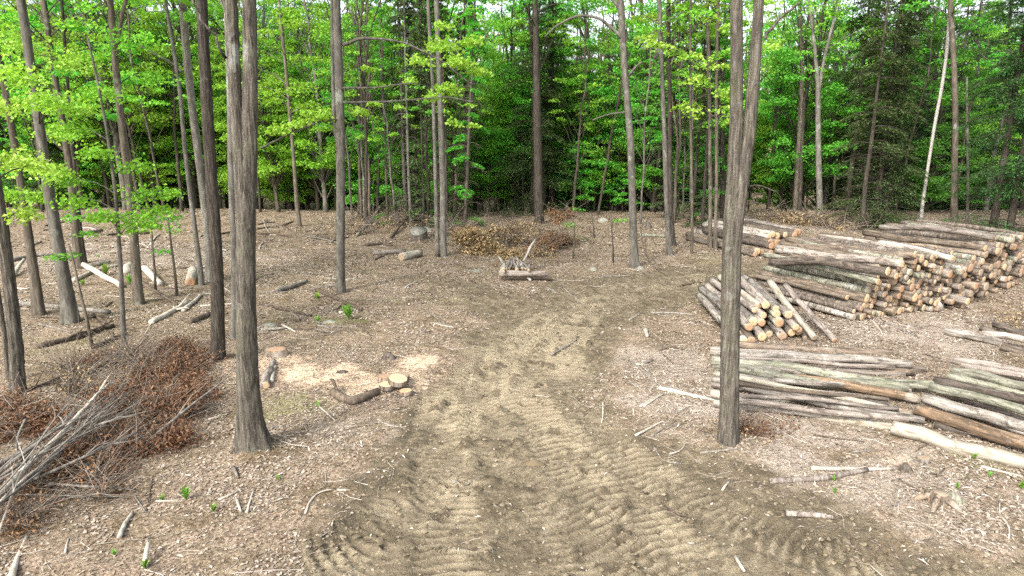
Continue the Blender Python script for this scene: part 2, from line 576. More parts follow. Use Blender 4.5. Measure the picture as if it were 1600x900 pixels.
def M_ground():
    k = NT("forest_ground_soil")
    w = k.coords((1, 1, 1))
    at = k.n("ShaderNodeVertexColor", layer_name="cover")
    sp = k.n("ShaderNodeSeparateColor", {"Color": at.outputs["Color"]})
    road, saw, moss, wet = sp.outputs[0], sp.outputs[1], sp.outputs[2], at.outputs["Alpha"]
    at2 = k.n("ShaderNodeVertexColor", layer_name="detail")
    sp2 = k.n("ShaderNodeSeparateColor", {"Color": at2.outputs["Color"]})
    rut, clod, pale = sp2.outputs[0], sp2.outputs[1], sp2.outputs[2]
    n1 = k.noise(w, 1.1, 6, .65)
    n2 = k.noise(w, 9., 6, .7)
    n3 = k.noise(w, 24., 4, .7)
    n4 = k.noise(w, 48., 3, .7)
    lit = k.ramp(n3, [(.30, (.060, .044, .031)), (.44, (.165, .128, .095)), (.55, (.265, .22, .172)), (.66, (.375, .322, .262)), (.76, (.46, .41, .35))])
    tint = k.ramp(n1, [(.36, (.60, .54, .42)), (.48, (.98, .93, .83)), (.64, (1.08, 1.0, .95))])
    lit = k.mix(1., lit, tint, "MULTIPLY")
    lit = k.mix(k.ramp(n2, [(.36, .6), (.50, 0.)]), lit, (.11, .086, .062))
    pk = k.ramp(n4, [(.34, (.14, .112, .088)), (.48, (.33, .282, .232)), (.62, (.52, .465, .405))])
    lit = k.mix(k.ramp(k.math("ADD", pale, k.math("MULTIPLY_ADD", k.math("ADD", n1, n2), 1.1, -1.1)), [(.2, 0.), (1.1, .6)]), lit, pk)
    n5 = k.noise(w, 4.2, 5, .68)
    dirt = k.ramp(n5, [(.30, (.075, .060, .041)), (.45, (.155, .125, .082)), (.58, (.215, .178, .121)), (.72, (.285, .24, .17))])
    dirt = k.mix(k.ramp(n2, [(.38, .75), (.52, 0.)]), dirt, (.070, .056, .038))
    dirt = k.mix(k.ramp(n3, [(.38, .5), (.48, 0.)]), dirt, (.075, .060, .041))
    dirt = k.mix(k.ramp(n1, [(.40, .45), (.56, 0.)]), dirt, (.10, .080, .053))
    edge = k.ramp(road, [(.45, .22), (.95, 0.)])
    dirt = k.mix(edge, dirt, k.ramp(n2, [(.35, (.070, .055, .036)), (.6, (.15, .120, .080))]))
    dirt = k.mix(k.math("MULTIPLY", rut, .75), dirt, (.29, .244, .168))  # tread lugs painted paler, so the gaps between them read as shadow
    dirt = k.mix(k.math("MULTIPLY", clod, .75), dirt, (.065, .052, .035))
    wm = k.ramp(k.math("ADD", wet, k.math("MULTIPLY_ADD", k.math("ADD", n2, n3), 1.2, -1.2)), [(.25, 0.), (.8, .8)])
    dirt = k.mix(wm, dirt, k.ramp(n2, [(.35, (.050, .041, .027)), (.6, (.115, .094, .062))]))
    chips = k.ramp(n4, [(.64, 0.), (.72, .5)])
    dirt = k.mix(chips, dirt, (.42, .365, .275))
    rm = k.ramp(k.math("ADD", road, k.math("MULTIPLY_ADD", n3, .5, -.25)), [(.35, 0.), (.65, 1.)])
    c = k.mix(rm, lit, dirt)
    sw = k.ramp(n3, [(.3, (.42, .28, .175)), (.5, (.58, .43, .30)), (.7, (.68, .56, .44))])
    sm = k.ramp(k.math("ADD", saw, k.math("MULTIPLY_ADD", k.math("ADD", n2, n3), .9, -.95)), [(.25, 0.), (.95, .85)])
    c = k.mix(sm, c, sw)
    gr = k.ramp(n3, [(.35, (.09, .10, .035)), (.6, (.20, .22, .08))])
    mm = k.ramp(k.math("ADD", moss, k.math("MULTIPLY_ADD", n2, 1.2, -.7)), [(.25, 0.), (.8, .7)])
    c = k.mix(mm, c, gr)
    h = k.math("ADD", k.math("MULTIPLY", n2, 1.2), k.math("ADD", n3, k.math("MULTIPLY", n4, .5)))
    return k.done(c, .95, k.bump(h, .8, .035), .1)


M_GROUND = M_ground()
ground = g.obj("ground", M_GROUND)
tag(ground, "leaf-littered forest clearing floor with a churned dirt haul road", kind="structure")
me = ground.data
s_saw, s_moss, s_pale = saw_mask(gx, gy), moss_mask(gx, gy), pale_mask(gx, gy)
s_wet = np.zeros(gx.shape)                 # damp churned mud along the track edges
for px, py, r, a in ((570, 760, .75, .9), (520, 830, .7, 1.), (620, 690, .6, .8), (590, 840, .5, .7), (660, 880, .4, .7), (1110, 770, .6, .7), (1240, 830, .8, .8), (1400, 870, .7, .8),
                     (960, 690, .45, .6), (1000, 600, .5, .6), (900, 770, .4, .5), (690, 560, .6, .7), (960, 860, .4, .6), (820, 880, .5, .6), (640, 620, .5, .5)):
    s_wet = np.maximum(s_wet, a * blob(gx, gy, px, py, r))
for nm, ch in (("cover", (g_road, s_saw, s_moss, s_wet)), ("detail", (np.clip(g_rut, 0, 1) * g_road, g_clod, s_pale))):
    ca = me.color_attributes.new(nm, "FLOAT_COLOR", "POINT")
    arr = np.ones((ny * nx, 4), np.float32)
    for i, c in enumerate(ch):
        arr[:, i] = np.clip(c, 0, 1).ravel()
    ca.data.foreach_set("color", arr.ravel())


def GZ(px, py, dz=0.):
    """ground point under a photo pixel, on the finished rutted surface"""
    p = G(px, py)
    return np.array([p[0], p[1], float(full_z(np.array([p[0]]), np.array([p[1]]))[0]) + dz])
# ------------------------------------------------------------------ trees
TR = np.random.default_rng(33)
YEL = (.250, .330, .030)
LEAF_YEL = M_leaf("yellow_green_leaves", [(.23, .41, .045), (.33, .53, .065), (.43, .60, .12), (.27, .47, .05)], .5)
LEAF_LIME = M_leaf("lime_green_leaves", [(.145, .36, .030), (.215, .48, .048), (.30, .55, .07), (.18, .42, .038)], .5)
LEAF_GREEN = M_leaf("fresh_green_leaves", [(.082, .31, .034), (.125, .42, .046), (.175, .49, .062), (.10, .36, .038)], .5)
LEAF_DEEP = M_leaf("deep_green_leaves", [(.06, .22, .032), (.095, .32, .045), (.13, .38, .055), (.075, .27, .038)], .5)
HEMLOCK = M_leaf("dark_hemlock_needles", [(.028, .078, .026), (.046, .118, .036), (.075, .16, .045), (.036, .095, .032)], .35, .4)
HEMLOCK_BROWN = M_leaf("dull_pine_needles", [(.045, .080, .030), (.072, .115, .042), (.10, .15, .052), (.08, .10, .045)], .35, .4)


def leaf_geo(C, size, rg, tilt=.45, aspect=.62, D=None, fold=.12, jit=.3):
    """one folded diamond leaf per centre"""
    N = len(C)
    n = nrm(np.stack([rg.normal(0, tilt, N), rg.normal(0, tilt, N), np.ones(N)], 1))
    if D is None:
        a = rg.uniform(0, 2 * math.pi, N)
        D = np.stack([np.cos(a), np.sin(a), rg.normal(-.15, .25, N)], 1)
    D = nrm(D - n * (D * n).sum(1, keepdims=True))
    S = np.cross(n, D)
    L = size * rg.uniform(1 - jit, 1 + jit, N)[:, None]
    W = L * aspect
    V = np.stack([C - D * L * .5, C + S * W * .5 + n * L * fold + D * L * .08, C + D * L * .5, C - S * W * .5 + n * L * fold + D * L * .08], 1).reshape(-1, 3)
    Q = np.arange(4 * N).reshape(N, 4)
    return V, Q


def spray(c, R, flat, n, rg, droop=.25, hole=.2):
    """leaf positions of one flattened bough, thicker to its rim and ragged"""
    a = rg.uniform(0, 2 * math.pi, n)
    r = np.sqrt(rg.uniform(hole ** 2, 1, n)) * (1 + .35 * np.sin(a * rg.integers(2, 5) + rg.uniform(0, 6)))
    z = rg.normal(0, .45, n) * flat * R * np.sqrt(np.clip(1.1 - .6 * r * r, .1, 1)) - droop * R * r * r
    P = np.stack([np.cos(a) * r * R, np.sin(a) * r * R, z], 1)
    # clump: pull leaves toward a few twig tips
    K = max(4, n // 9)
    pick = rg.integers(0, K, n)
    P = P * .45 + P[:K][pick] * .55 + rg.normal(0, .05 * R, (n, 3)) * [1, 1, .6]
    return P + np.asarray(c)


def limb_to(mb, p0, p1, r, rg, rise=.25, n=5, tipr=.35):
    p0, p1 = np.asarray(p0, float), np.asarray(p1, float)
    L = np.linalg.norm(p1 - p0)
    t = np.linspace(0, 1, 6)[:, None]
    pts = p0 + (p1 - p0) * t + np.array([0, 0, 1.]) * (np.sin(math.pi * t) * L * rise * .3) + rg.normal(0, .02 * L, (6, 3)) * np.sin(math.pi * t)
    mb.add(*tube(pts, np.linspace(r, r * tipr, 6), n, cap=False))


def bark_mod(K, n, rg, z, amp=.05, flare=0., lobes=5):
    th = np.arange(n) / n * 2 * math.pi
    m = 1 + amp * .6 * rg.normal(size=(1, n)) + amp * .5 * rg.normal(size=(K, n))
    m = m + .03 * np.sin(2 * th[None, :] + z[:, None] * .7 + rg.uniform(0, 6))
    if flare:
        ph = rg.uniform(0, 6)
        lob = .35 + .65 * np.maximum(0, np.sin(lobes * th + ph) * .7 + .5 * np.sin(2 * th + ph * 2))
        m = m + flare * np.exp(-np.clip(z, 0, None) / .33)[:, None] * lob[None, :]
    return m


# ---- prototypes for the wood
def proto_decid(seed, H, r0, crown0, spread, n_spray, n_leaf, leaf, bark, leafmat, lean=.02, name="broadleaf_tree", flat=.22, thin=.42):
    rg = np.random.default_rng(seed)
    K = 16
    t = np.linspace(0, 1, K)
    pts = np.stack([np.cumsum(rg.normal(0, .012 * H, K)) * t + lean * H * t * rg.normal(), np.cumsum(rg.normal(0, .012 * H, K)) * t, t * H * .96 - .3], 1)
    rad = r0 * (1 - .78 * t) + .01
    rad[0] *= 1.35
    tm = MB()
    tm.add(*tube(pts, rad, 9, bark_mod(K, 9, rg, pts[:, 2], .04)))
    if rg.random() < .5:                      # a second stem
        k = int(K * rg.uniform(.25, .55))
        q = pts[k] + (pts[k:] - pts[k]) * [1, 1, .92] + np.outer(np.linspace(0, 1, K - k), [rg.normal(0, .9), rg.normal(0, .9), 0])
        tm.add(*tube(q, rad[k:] * .75, 7))
    lm = MB()
    for i in range(n_spray):
        f = crown0 + (1 - crown0) * ((i + rg.random()) / n_spray) ** 1.35
        h = f * H
        R = spread * (.55 + .75 * math.sin(math.pi * min(1, (f - crown0 * .6) / (1.12 - crown0 * .6)))) * rg.uniform(.25, 1.)
        a = rg.uniform(0, 6.28)
        k = min(K - 2, max(1, int((f - .12 * R / spread) * (K - 1))))
        c = pts[k] * [1, 1, 0] + np.array([math.cos(a) * R, math.sin(a) * R, h])
        limb_to(tm, pts[k], c, max(.012, rad[k] * .28), rg, .3, 4)
        m = int(n_leaf * rg.uniform(.6, 1.4))
        if h > 8. and rg.random() < thin * (1. if h < 10 else 1.5):           # open towards the top
            continue
        P = spray(c, spread * rg.uniform(.22, .42), flat * rg.uniform(.7, 2.2), m, rg)
        lm.add(*leaf_geo(P, leaf * rg.uniform(.85, 1.1), rg, .95))
    e = empty(name, (0, 0, 0))
    tm.obj("trunk", bark, e)
    c = lm.obj("crown", leafmat, e, smooth=False)
    return e


def proto_hemlock(seed, H, r0, bare, spread, nb, needle, bark, leafmat, name="hemlock_tree"):
    rg = np.random.default_rng(seed)
    K = 14
    t = np.linspace(0, 1, K)
    pts = np.stack([np.cumsum(rg.normal(0, .02, K)), np.cumsum(rg.normal(0, .02, K)), t * H - .3], 1)
    rad = r0 * (1 - .9 * t) + .01
    tm, lm = MB(), MB()
    tm.add(*tube(pts, rad, 9, bark_mod(K, 9, rg, pts[:, 2], .05)))
    for i in range(nb):
        f = .03 + .95 * (i + rg.random()) / nb
        a = rg.uniform(0, 6.28)
        L = spread * (1 - .85 * f) * rg.uniform(.55, 1.1) + .25
        p = np.array([np.interp(f, t, pts[:, 0]), np.interp(f, t, pts[:, 1]), f * H - .3])
        dr = np.array([math.cos(a), math.sin(a), 0])
        tt = np.linspace(0, 1, 6)
        q = p + np.outer(tt * L, dr) + np.outer(.10 * L * np.sin(tt * 2.2) - .26 * L * tt ** 2, [0, 0, 1])
        dead = f < bare and rg.random() < .75
        tm.add(*tube(q, np.linspace(.022 if not dead else .014, .005, 6), 3, cap=False))
        if dead:
            for _ in range(3):
                s = rg.uniform(.3, .9)
                b = p + dr * L * s - [0, 0, .1 * L * s]
                tm.add(*tube(np.stack([b, b + rg.normal(0, .25, 3) * [1, 1, .5] + [0, 0, -.05]]), [.008, .004], 3, cap=False))
            continue
        m = int(L * 105)
        s = rg.uniform(.12, 1, m) ** .8
        side = rg.uniform(-1, 1, m)
        wd = .34 * L * np.sin(np.clip(s * 2.6, 0, 2.6) + .25)
        ax = np.stack([-dr[1], dr[0], 0])
        P = np.stack([np.interp(s, tt, q[:, c]) for c in range(3)], 1) + ax * (side * wd)[:, None]
        P[:, 2] -= .10 * np.abs(side) * wd * 2 + rg.uniform(0, .12, m)
        D = dr * .7 + ax * (side * .9)[:, None] + rg.normal(0, .25, (m, 3)) + [0, 0, -.35]
        lm.add(*leaf_geo(P, needle, rg, .35, .30, D, .05))
    e = empty(name, (0, 0, 0))
    tm.obj("trunk", bark, e)
    lm.obj("crown", leafmat, e, smooth=False)
    return e


def proto_sapling(seed, H, spread, ns, nl, leaf, leafmat, name="sapling", bark=None):
    rg = np.random.default_rng(seed)
    K = 9
    t = np.linspace(0, 1, K)
    pts = np.stack([np.cumsum(rg.normal(0, .05, K)) * t, np.cumsum(rg.normal(0, .05, K)) * t, t * H - .1], 1)
    tm, lm = MB(), MB()
    tm.add(*tube(pts, .012 + .022 * H / 4 * (1 - t), 6))
    for i in range(ns):
        f = .22 + .78 * (i + rg.random()) / ns
        a = rg.uniform(0, 6.28)
        R = spread * rg.uniform(.3, 1.) * (1.15 - .6 * f)
        k = max(1, min(K - 2, int(f * K) - 1))
        c = pts[k] * [1, 1, 0] + [math.cos(a) * R, math.sin(a) * R, f * H]
        limb_to(tm, pts[k], c, .012, rg, .2, 3)
        lm.add(*leaf_geo(spray(c, spread * rg.uniform(.28, .5), .2, int(nl * rg.uniform(.7, 1.6)), rg), leaf, rg, .8))
    e = empty(name, (0, 0, 0))
    tm.obj("trunk", bark or BARK_WOOD, e)
    lm.obj("crown", leafmat, e, smooth=False)
    return e


PD = [proto_decid(100 + i, H, r, c0, sp, 92, 235, .125, bk, LEAF_GREEN) for i, (H, r, c0, sp, bk) in enumerate([
    (13, .13, .14, 2.7, BARK_WOOD), (14, .15, .20, 3.0, BARK_WOOD), (11.5, .10, .10, 2.5, BARK_WOOD),
    (15, .17, .28, 3.3, BARK_WOOD), (12.5, .11, .18, 2.3, BARK_GREY), (10, .085, .08, 2.4, BARK_WOOD)])]
PL = [proto_decid(120 + i, H, r, c0, sp, 54, 150, .15, bk, LEAF_GREEN, thin=.1) for i, (H, r, c0, sp, bk) in enumerate([
    (15, .13, .22, 2.7, BARK_WOOD), (14, .12, .12, 2.5, BARK_WOOD), (16, .15, .30, 3.0, BARK_GREY)])]
PH = [proto_hemlock(200 + i, H, r, b, sp, nb, .16, BARK_DARK, HEMLOCK) for i, (H, r, b, sp, nb) in enumerate([
    (16, .15, .20, 2.5, 150), (13.5, .12, .30, 2.1, 130), (17.5, .17, .12, 2.9, 165), (11, .09, .05, 2.0, 130)])]
PP = [proto_hemlock(240 + i, H, r, b, sp, nb, .22, BARK_DARK, HEMLOCK_BROWN, "pine_tree") for i, (H, r, b, sp, nb) in enumerate([
    (16, .12, .48, 1.5, 130), (17, .14, .55, 1.7, 130), (14, .10, .40, 1.3, 110)])]
PS = [proto_sapling(300 + i, H, sp, ns, nl, .10, LEAF_GREEN) for i, (H, sp, ns, nl) in enumerate([
    (4.2, 1.5, 28, 130), (5.6, 1.7, 36, 130), (3.0, 1.2, 20, 100), (6.5, 1.6, 38, 130), (2.0, 1.0, 16, 90)])]
USED = set()


def plant(proto, loc, rz, s, leafmat, label, cat, group, barkmat=None, tilt=(0, 0)):
    """first use moves the prototype itself, later ones copy it and its parts"""
    if proto.name not in USED:
        USED.add(proto.name)
        r = proto
    else:
        r = proto.copy()
        COL.objects.link(r)
        for ch in proto.children:
            c = ch.copy()
            COL.objects.link(c)
            c.parent = r
    r.location = loc
    r.rotation_euler = (tilt[0], tilt[1], rz)
    r.scale = (s[0], s[0], s[1]) if isinstance(s, tuple) else (s, s, s)
    for c in r.children:
        if c.name.startswith("crown") and leafmat is not None:
            c.material_slots[0].link = "OBJECT"
            c.material_slots[0].material = leafmat
        if c.name.startswith("trunk") and barkmat is not None:
            c.material_slots[0].link = "OBJECT"
            c.material_slots[0].material = barkmat
    return tag(r, label, cat, group)


def zone(px):
    if px < 330:
        return "beyond the left slope"
    if px < 600:
        return "beyond the slim grey tree"
    if px < 740:
        return "in the thicket behind the slab"
    if px < 930:
        return "behind the brown brush heap"
    if px < 1180:
        return "beyond the bowed bare tree"
    if px < 1330:
        return "behind the far log pile"
    return "behind the big log stacks"


# ---- the wood: every tree a thing
placed = []


def free(x, y, dmin):
    for (a, b) in placed:
        if (a - x) ** 2 + (b - y) ** 2 < dmin * dmin:
            return False
    placed.append((x, y))
    return True


n_tree = 0
tries = 0
while n_tree < 190 and tries < 9000:
    tries += 1
    y = TR.choice([TR.uniform(36., 46), TR.uniform(42, 62), TR.uniform(55, 80)], p=[.5, .32, .18])
    x = TR.uniform(-1, 1) * (.80 * y + 5)
    if not free(x, y, 1.5 if y < 46 else 2.2):
        continue
    px = 800 + FPX * x / y
    z = float(T(x, y)) - .05
    rz = TR.uniform(0, 6.28)
    s = TR.uniform(.82, 1.15)
    tl = (TR.normal(0, .025), TR.normal(0, .025))
    u = TR.random()
    zn = zone(px)
    con = .88 if px > 1310 else (.2 if px > 1180 else (.38 if 590 < px < 740 else (.12 if px > 740 else .10)))
    if u < con:
        if 590 < px < 740 and TR.random() < .75:
            plant(PP[TR.integers(3)], (x, y, z), rz, s, None, f"slim dark conifer with bare lower trunk {zn}", "pine tree", f"conifers {zn}", None, tl)
        else:
            plant(PH[TR.integers(4)], (x, y, z), rz, s, HEMLOCK if TR.random() < .75 else HEMLOCK_BROWN, f"dark drooping hemlock {zn}", "hemlock", f"hemlocks {zn}", None, tl)
    else:
        if px < 420:
            lm = [LEAF_LIME, LEAF_LIME, LEAF_GREEN, LEAF_LIME][TR.integers(4)]
        elif px < 740:
            lm = [LEAF_LIME, LEAF_GREEN, LEAF_LIME, LEAF_GREEN][TR.integers(4)]
        elif px < 1050:
            lm = [LEAF_GREEN, LEAF_LIME, LEAF_GREEN, LEAF_LIME][TR.integers(4)]
        elif px < 1310:
            lm = [LEAF_LIME, LEAF_LIME, LEAF_GREEN, LEAF_GREEN][TR.integers(4)]
        else:
            lm = [LEAF_LIME, LEAF_GREEN, LEAF_DEEP][TR.integers(3)]
        bk = [BARK_WOOD, BARK_DARK, BARK_GREY, BARK_WOOD][TR.integers(4)]
        plant(PD[TR.integers(6)] if y < 45 else PL[TR.integers(3)], (x, y, z), rz, s, lm, f"tall green broadleaf tree {zn}", "tree", f"broadleaf trees {zn}", bk, tl)
    n_tree += 1

# slender dark stems along the wood's edge
PT = [proto_decid(150 + i, H, r, c0, 1.7, 26, 70, .13, BARK_DARK, LEAF_GREEN) for i, (H, r, c0) in enumerate([(13, .075, .5), (12, .06, .42), (14, .09, .55)])]
for i in range(84):
    y = TR.uniform(34., 43)
    x = TR.uniform(-1, 1) * (.78 * y + 2)
    px = 800 + FPX * x / y
    if not free(x, y, .7):
        continue
    zn = zone(px)
    plant(PT[i % 3], (x, y, float(T(x, y)) - .05), TR.uniform(0, 6.28), TR.uniform(.85, 1.1), LEAF_LIME if px < 1310 and i % 2 else LEAF_GREEN,
          f"slender dark pole-like tree {zn}", "tree", f"slender pole-like trees {zn}", [BARK_DARK, BARK_WOOD, BARK_DARK][i % 3], (TR.normal(0, .03), TR.normal(0, .03)))
for i in range(58):
    lo, hi = [(740, 965), (1000, 1130), (1190, 1330), (400, 560), (60, 330)][[0, 0, 0, 1, 1, 2, 3, 4, 4][i % 9]]
    px = TR.uniform(lo, hi)
    y = TR.uniform(36.5, 42)
    x = (px - 800) / FPX * y
    if not free(x, y, .8):
        continue
    zn = zone(px)
    plant(PS[[3, 1, 3, 0, 1][i % 5]], (x, y, float(T(x, y)) - .03), TR.uniform(0, 6.28), TR.uniform(1., 1.35), [LEAF_GREEN, LEAF_LIME][i % 2],
          f"low leafy sapling in the understorey {zn}", "sapling", f"understorey saplings {zn}")

# saplings of the understorey along the wood's edge and inside it
n_s = 0
tries = 0
while n_s < 125 and tries < 4000:
    tries += 1
    y = TR.choice([TR.uniform(36.5, 42), TR.uniform(41, 56), TR.uniform(52, 70)], p=[.36, .40, .24])
    x = TR.uniform(-1, 1) * (.80 * y + 4)
    px = 800 + FPX * x / y
    if not free(x, y, 1.0):
        continue
    if px > 1320 and TR.random() < .55:
        continue
    zn = zone(px)
    lm = [LEAF_GREEN, LEAF_LIME, LEAF_LIME, LEAF_GREEN][TR.integers(4)] if px < 1300 else [LEAF_DEEP, LEAF_GREEN, LEAF_DEEP][TR.integers(3)]
    plant(PS[TR.integers(5)], (x, y, float(T(x, y)) - .03), TR.uniform(0, 6.28), TR.uniform(.8, 1.25), lm,
          f"low leafy sapling in the understorey {zn}", "sapling", f"understorey saplings {zn}")
    n_s += 1

# the far wooded rise reads as one mass
fw = MB()
rgw = np.random.default_rng(5)
for i in range(1900):
    y = rgw.uniform(80, 116)
    x = rgw.uniform(-1, 1) * (.82 * y + 6)
    h = rgw.uniform(0, 1) ** .9 * 14.5
    if h > 6 and float(vnoise(x * .11, y * .05, 4)) > .76:
        continue
    c = np.array([x, y, float(T(x, y)) + h])
    fw.add(*leaf_geo(spray(c, rgw.uniform(1.3, 2.4), .5, 62, rgw), .48, rgw, .6))
far = fw.obj("far_woods", LEAF_GREEN, smooth=False)
tag(far, "far green mass of treetops on the rise beyond the wood", kind="stuff")
ft = MB()
for i in range(260):
    y = rgw.uniform(80, 110)
    x = rgw.uniform(-1, 1) * (.82 * y + 6)
    z = float(T(x, y))
    ft.add(*tube([[x, y, z - .3], [x + rgw.normal(0, .2), y, z + 6], [x + rgw.normal(0, .5), y, z + 13]], [.2, .16, .08], 6))
tag(ft.obj("far_woods_trunks", BARK_WOOD), "distant trunks inside the far wood", kind="stuff")


# ---- the trees one can tell apart
def px_path(base, pts, Y, ws=1.):
    """(px, py, width px) list -> points in the plane of depth Y, with radii"""
    out = []
    for p in pts:
        q = AT(p[0], p[1], Y)
        out.append([*q, p[2] * ws * depth(q) / FPX / 2])
    return np.array(out)


def solo(name, label, cat, stems, bark, leaf=None, sprays=(), limbs=(), crown=None, flare=.5, group=None, top=None, n=14, step=.3, amp=.05, leafsize=.13, seed=None, lobes=5, ws=.74):
    """a tree drawn after the photo: stems as pixel paths, extra limbs, leaf sprays, a crown above the frame"""
    rg = np.random.default_rng(abs(hash(label)) % 1000 if seed is None else seed)
    b = G(stems[0][0][0], stems[0][0][1])
    Y = b[1]
    e = empty(name, tuple(b))
    tm = MB()
    tops = []
    for si, st in enumerate(stems):
        P = px_path(b, st, Y, ws)
        if si == 0:
            P[0, 3] = P[1, 3] * 1.08
            P = np.vstack([[*(P[0, :3] + [0, 0, -.25]), P[0, 3] * 1.02], P])
        if st[-1][1] < 20 and top is not None:        # carry the stem on above the picture
            dv = nrm(P[-1, :3] - P[-2, :3])
            w = P[-1, 3]
            z0 = P[-1, 2]
            for f in (.33, .66, 1.):
                q = P[-1, :3] + dv * (top - z0) / 3 + rg.normal(0, .15, 3) * [1, 1, 0]
                P = np.vstack([P, [*q, w * (1 - .75 * f)]])
        P = resample(P, step)
        # a little depth to the bends
        P[:, 1] += .05 * np.sin(P[:, 2] * .8 + rg.uniform(0, 6)) * np.clip(P[:, 2] - P[0, 2], 0, 1)
        L = P[:, :3] - b
        tm.add(*tube(L, P[:, 3], n, bark_mod(len(L), n, rg, L[:, 2], amp, flare if si == 0 else 0, lobes)))
        tops.append(P)
    main = tops[0]
    for lb in limbs:
        P = px_path(b, lb, Y)
        P = resample(P, step * .6)
        P[:, 1] += np.cumsum(rg.normal(0, .04, len(P)))
        tm.add(*tube(P[:, :3] - b, P[:, 3], 6))
    lm = MB()
    has = False
    for s in sprays:                                  # (px, py, dy, radius px, leaves)
        c = AT(s[0], s[1], Y + s[2])
        R = s[3] * depth(c) / FPX
        k = np.argmin(np.linalg.norm(main[:, :3] - (c - [0, 0, R * .5]), axis=1))
        if len(s) < 6:
            limb_to(tm, main[k, :3] - b, c - b, max(.010, main[k, 3] * .22), rg, .3, 5)
        lm.add(*leaf_geo(spray(c, R, .45, int(s[4] * 2.6), rg) - b, leafsize * .68, rg, 1.1))
        has = True
    if crown is not None:                             # z0, z1, spread, sprays, leaves
        z0, z1, sp, ns, nl = crown
        allp = np.vstack(tops)
        for i in range(ns):
            h = z0 + (z1 - z0) * (i + rg.random()) / ns
            a = rg.uniform(0, 6.28)
            f = (h - z0) / (z1 - z0)
            R = sp * (.45 + .8 * math.sin(math.pi * min(1, .12 + f * .85))) * rg.uniform(.25, 1)
            st = tops[rg.integers(len(tops))]
            k = int(np.argmin(np.abs(st[:, 2] - (h - .35 * R))))
            c = np.array([st[k, 0] + math.cos(a) * R, st[k, 1] + math.sin(a) * R, h])
            limb_to(tm, st[k, :3] - b, c - b, max(.012, st[k, 3] * .28), rg, .3, 5)
            lm.add(*leaf_geo(spray(c, sp * rg.uniform(.25, .42), .3, int(nl * rg.uniform(.6, 1.4)), rg) - b, leafsize * 1.1, rg, .9))
            has = True
    tm.obj("trunk", bark, e)
    if has:
        lm.obj("crown", leaf or LEAF_GREEN, e, smooth=False)
    return tag(e, label, cat, group)


solo("hardwood_tree", "big furrowed grey-brown double-stemmed tree with flared roots in the near left", "tree",
     [[(396, 706, 56), (391, 660, 46), (388, 560, 41), (386, 450, 38), (386, 330, 36), (388, 240, 34), (389, 120, 29), (387, 0, 28)],
      [(387, 470, 20), (384, 380, 27), (376, 250, 27), (366, 130, 26), (359, 0, 26)]],
     BARK_FURROW, LEAF_LIME, limbs=[[(352, 90, 5), (345, 60, 4), (318, 30, 3), (300, -20, 3)]], crown=(10, 15, 3.0, 14, 60), flare=1.1, ws=.74, top=14.5, n=40, step=.07, amp=.06, seed=4, lobes=6)
solo("hardwood_tree", "straight dark-barked tree left of the big furrowed double-stemmed one", "tree",
     [[(341, 568, 34), (340, 520, 28), (337, 420, 27), (330, 300, 26), (323, 150, 25), (317, 0, 24)]],
     BARK_DARK, LEAF_LIME, crown=(10, 15, 2.8, 12, 60), flare=.5, ws=.69, top=14.5, n=32, step=.1, amp=.06, seed=5)
solo("hardwood_tree", "forked tall furrowed trunk standing alone beside the log row", "tree",
     [[(1137, 702, 40), (1138, 660, 36), (1140, 560, 36), (1143, 450, 37), (1146, 360, 35), (1149, 290, 29), (1152, 200, 24), (1152, 100, 23), (1150, 0, 22)],
      [(1146, 420, 20), (1150, 350, 26), (1160, 280, 27), (1173, 200, 25), (1181, 110, 22), (1188, 0, 20)]],
     BARK_FURROW, LEAF_LIME, limbs=[[(1196, 60, 5), (1206, 42, 5), (1230, 20, 4), (1262, -2, 4)], [(1165, 294, 3), (1180, 290, 2), (1196, 291, 2), (1215, 300, 1.5)]],
     crown=(10, 15, 3.0, 14, 60), flare=.6, ws=.79, top=14.5, n=40, step=.07, amp=.055, seed=6)
solo("hardwood_tree", "slim grey tree with a leafy yellow-green bough, in the middle of the left slope", "tree",
     [[(531, 458, 22), (532, 430, 17), (533, 330, 18), (532, 200, 18), (528, 100, 18), (525, 0, 17)],
      [(530, 240, 9), (522, 190, 9), (519, 100, 8), (518, 0, 8)]],
     BARK_GREY, LEAF_YEL, limbs=[[(535, 70, 6), (560, 60, 5), (600, 62, 4), (635, 68, 3), (690, 95, 3), (740, 135, 2)], [(536, 138, 4), (590, 138, 3), (650, 130, 2)],
                                 [(533, 185, 4), (500, 190, 4), (460, 205, 3), (405, 232, 3)], [(534, 160, 4), (620, 158, 3), (700, 152, 2), (740, 160, 2)]],
     sprays=[(690, 65, 0, 38, 110, 1), (715, 92, -.4, 34, 110, 1), (660, 92, .3, 30, 70, 1), (735, 60, .3, 26, 55, 1), (745, 108, 0, 24, 50, 1), (700, 135, .2, 34, 90, 1), (675, 150, 0, 20, 40, 1),
             (640, 125, .5, 18, 30, 1), (560, 170, .3, 24, 60, 1), (505, 176, 0, 30, 90, 1), (470, 190, .2, 26, 75, 1), (435, 200, 0, 24, 70, 1), (585, 160, 0, 16, 30, 1), (690, 38, .3, 20, 35, 1),
             (625, 165, 0, 12, 18, 1), (480, 175, -.3, 20, 40, 1), (705, 190, 0, 16, 25, 1), (575, 105, .3, 16, 25, 1), (740, 195, .4, 16, 22, 1)],
     crown=(11, 15, 2.2, 10, 60), flare=.5, top=14.5, n=20, step=.15, seed=7, leafsize=.15)
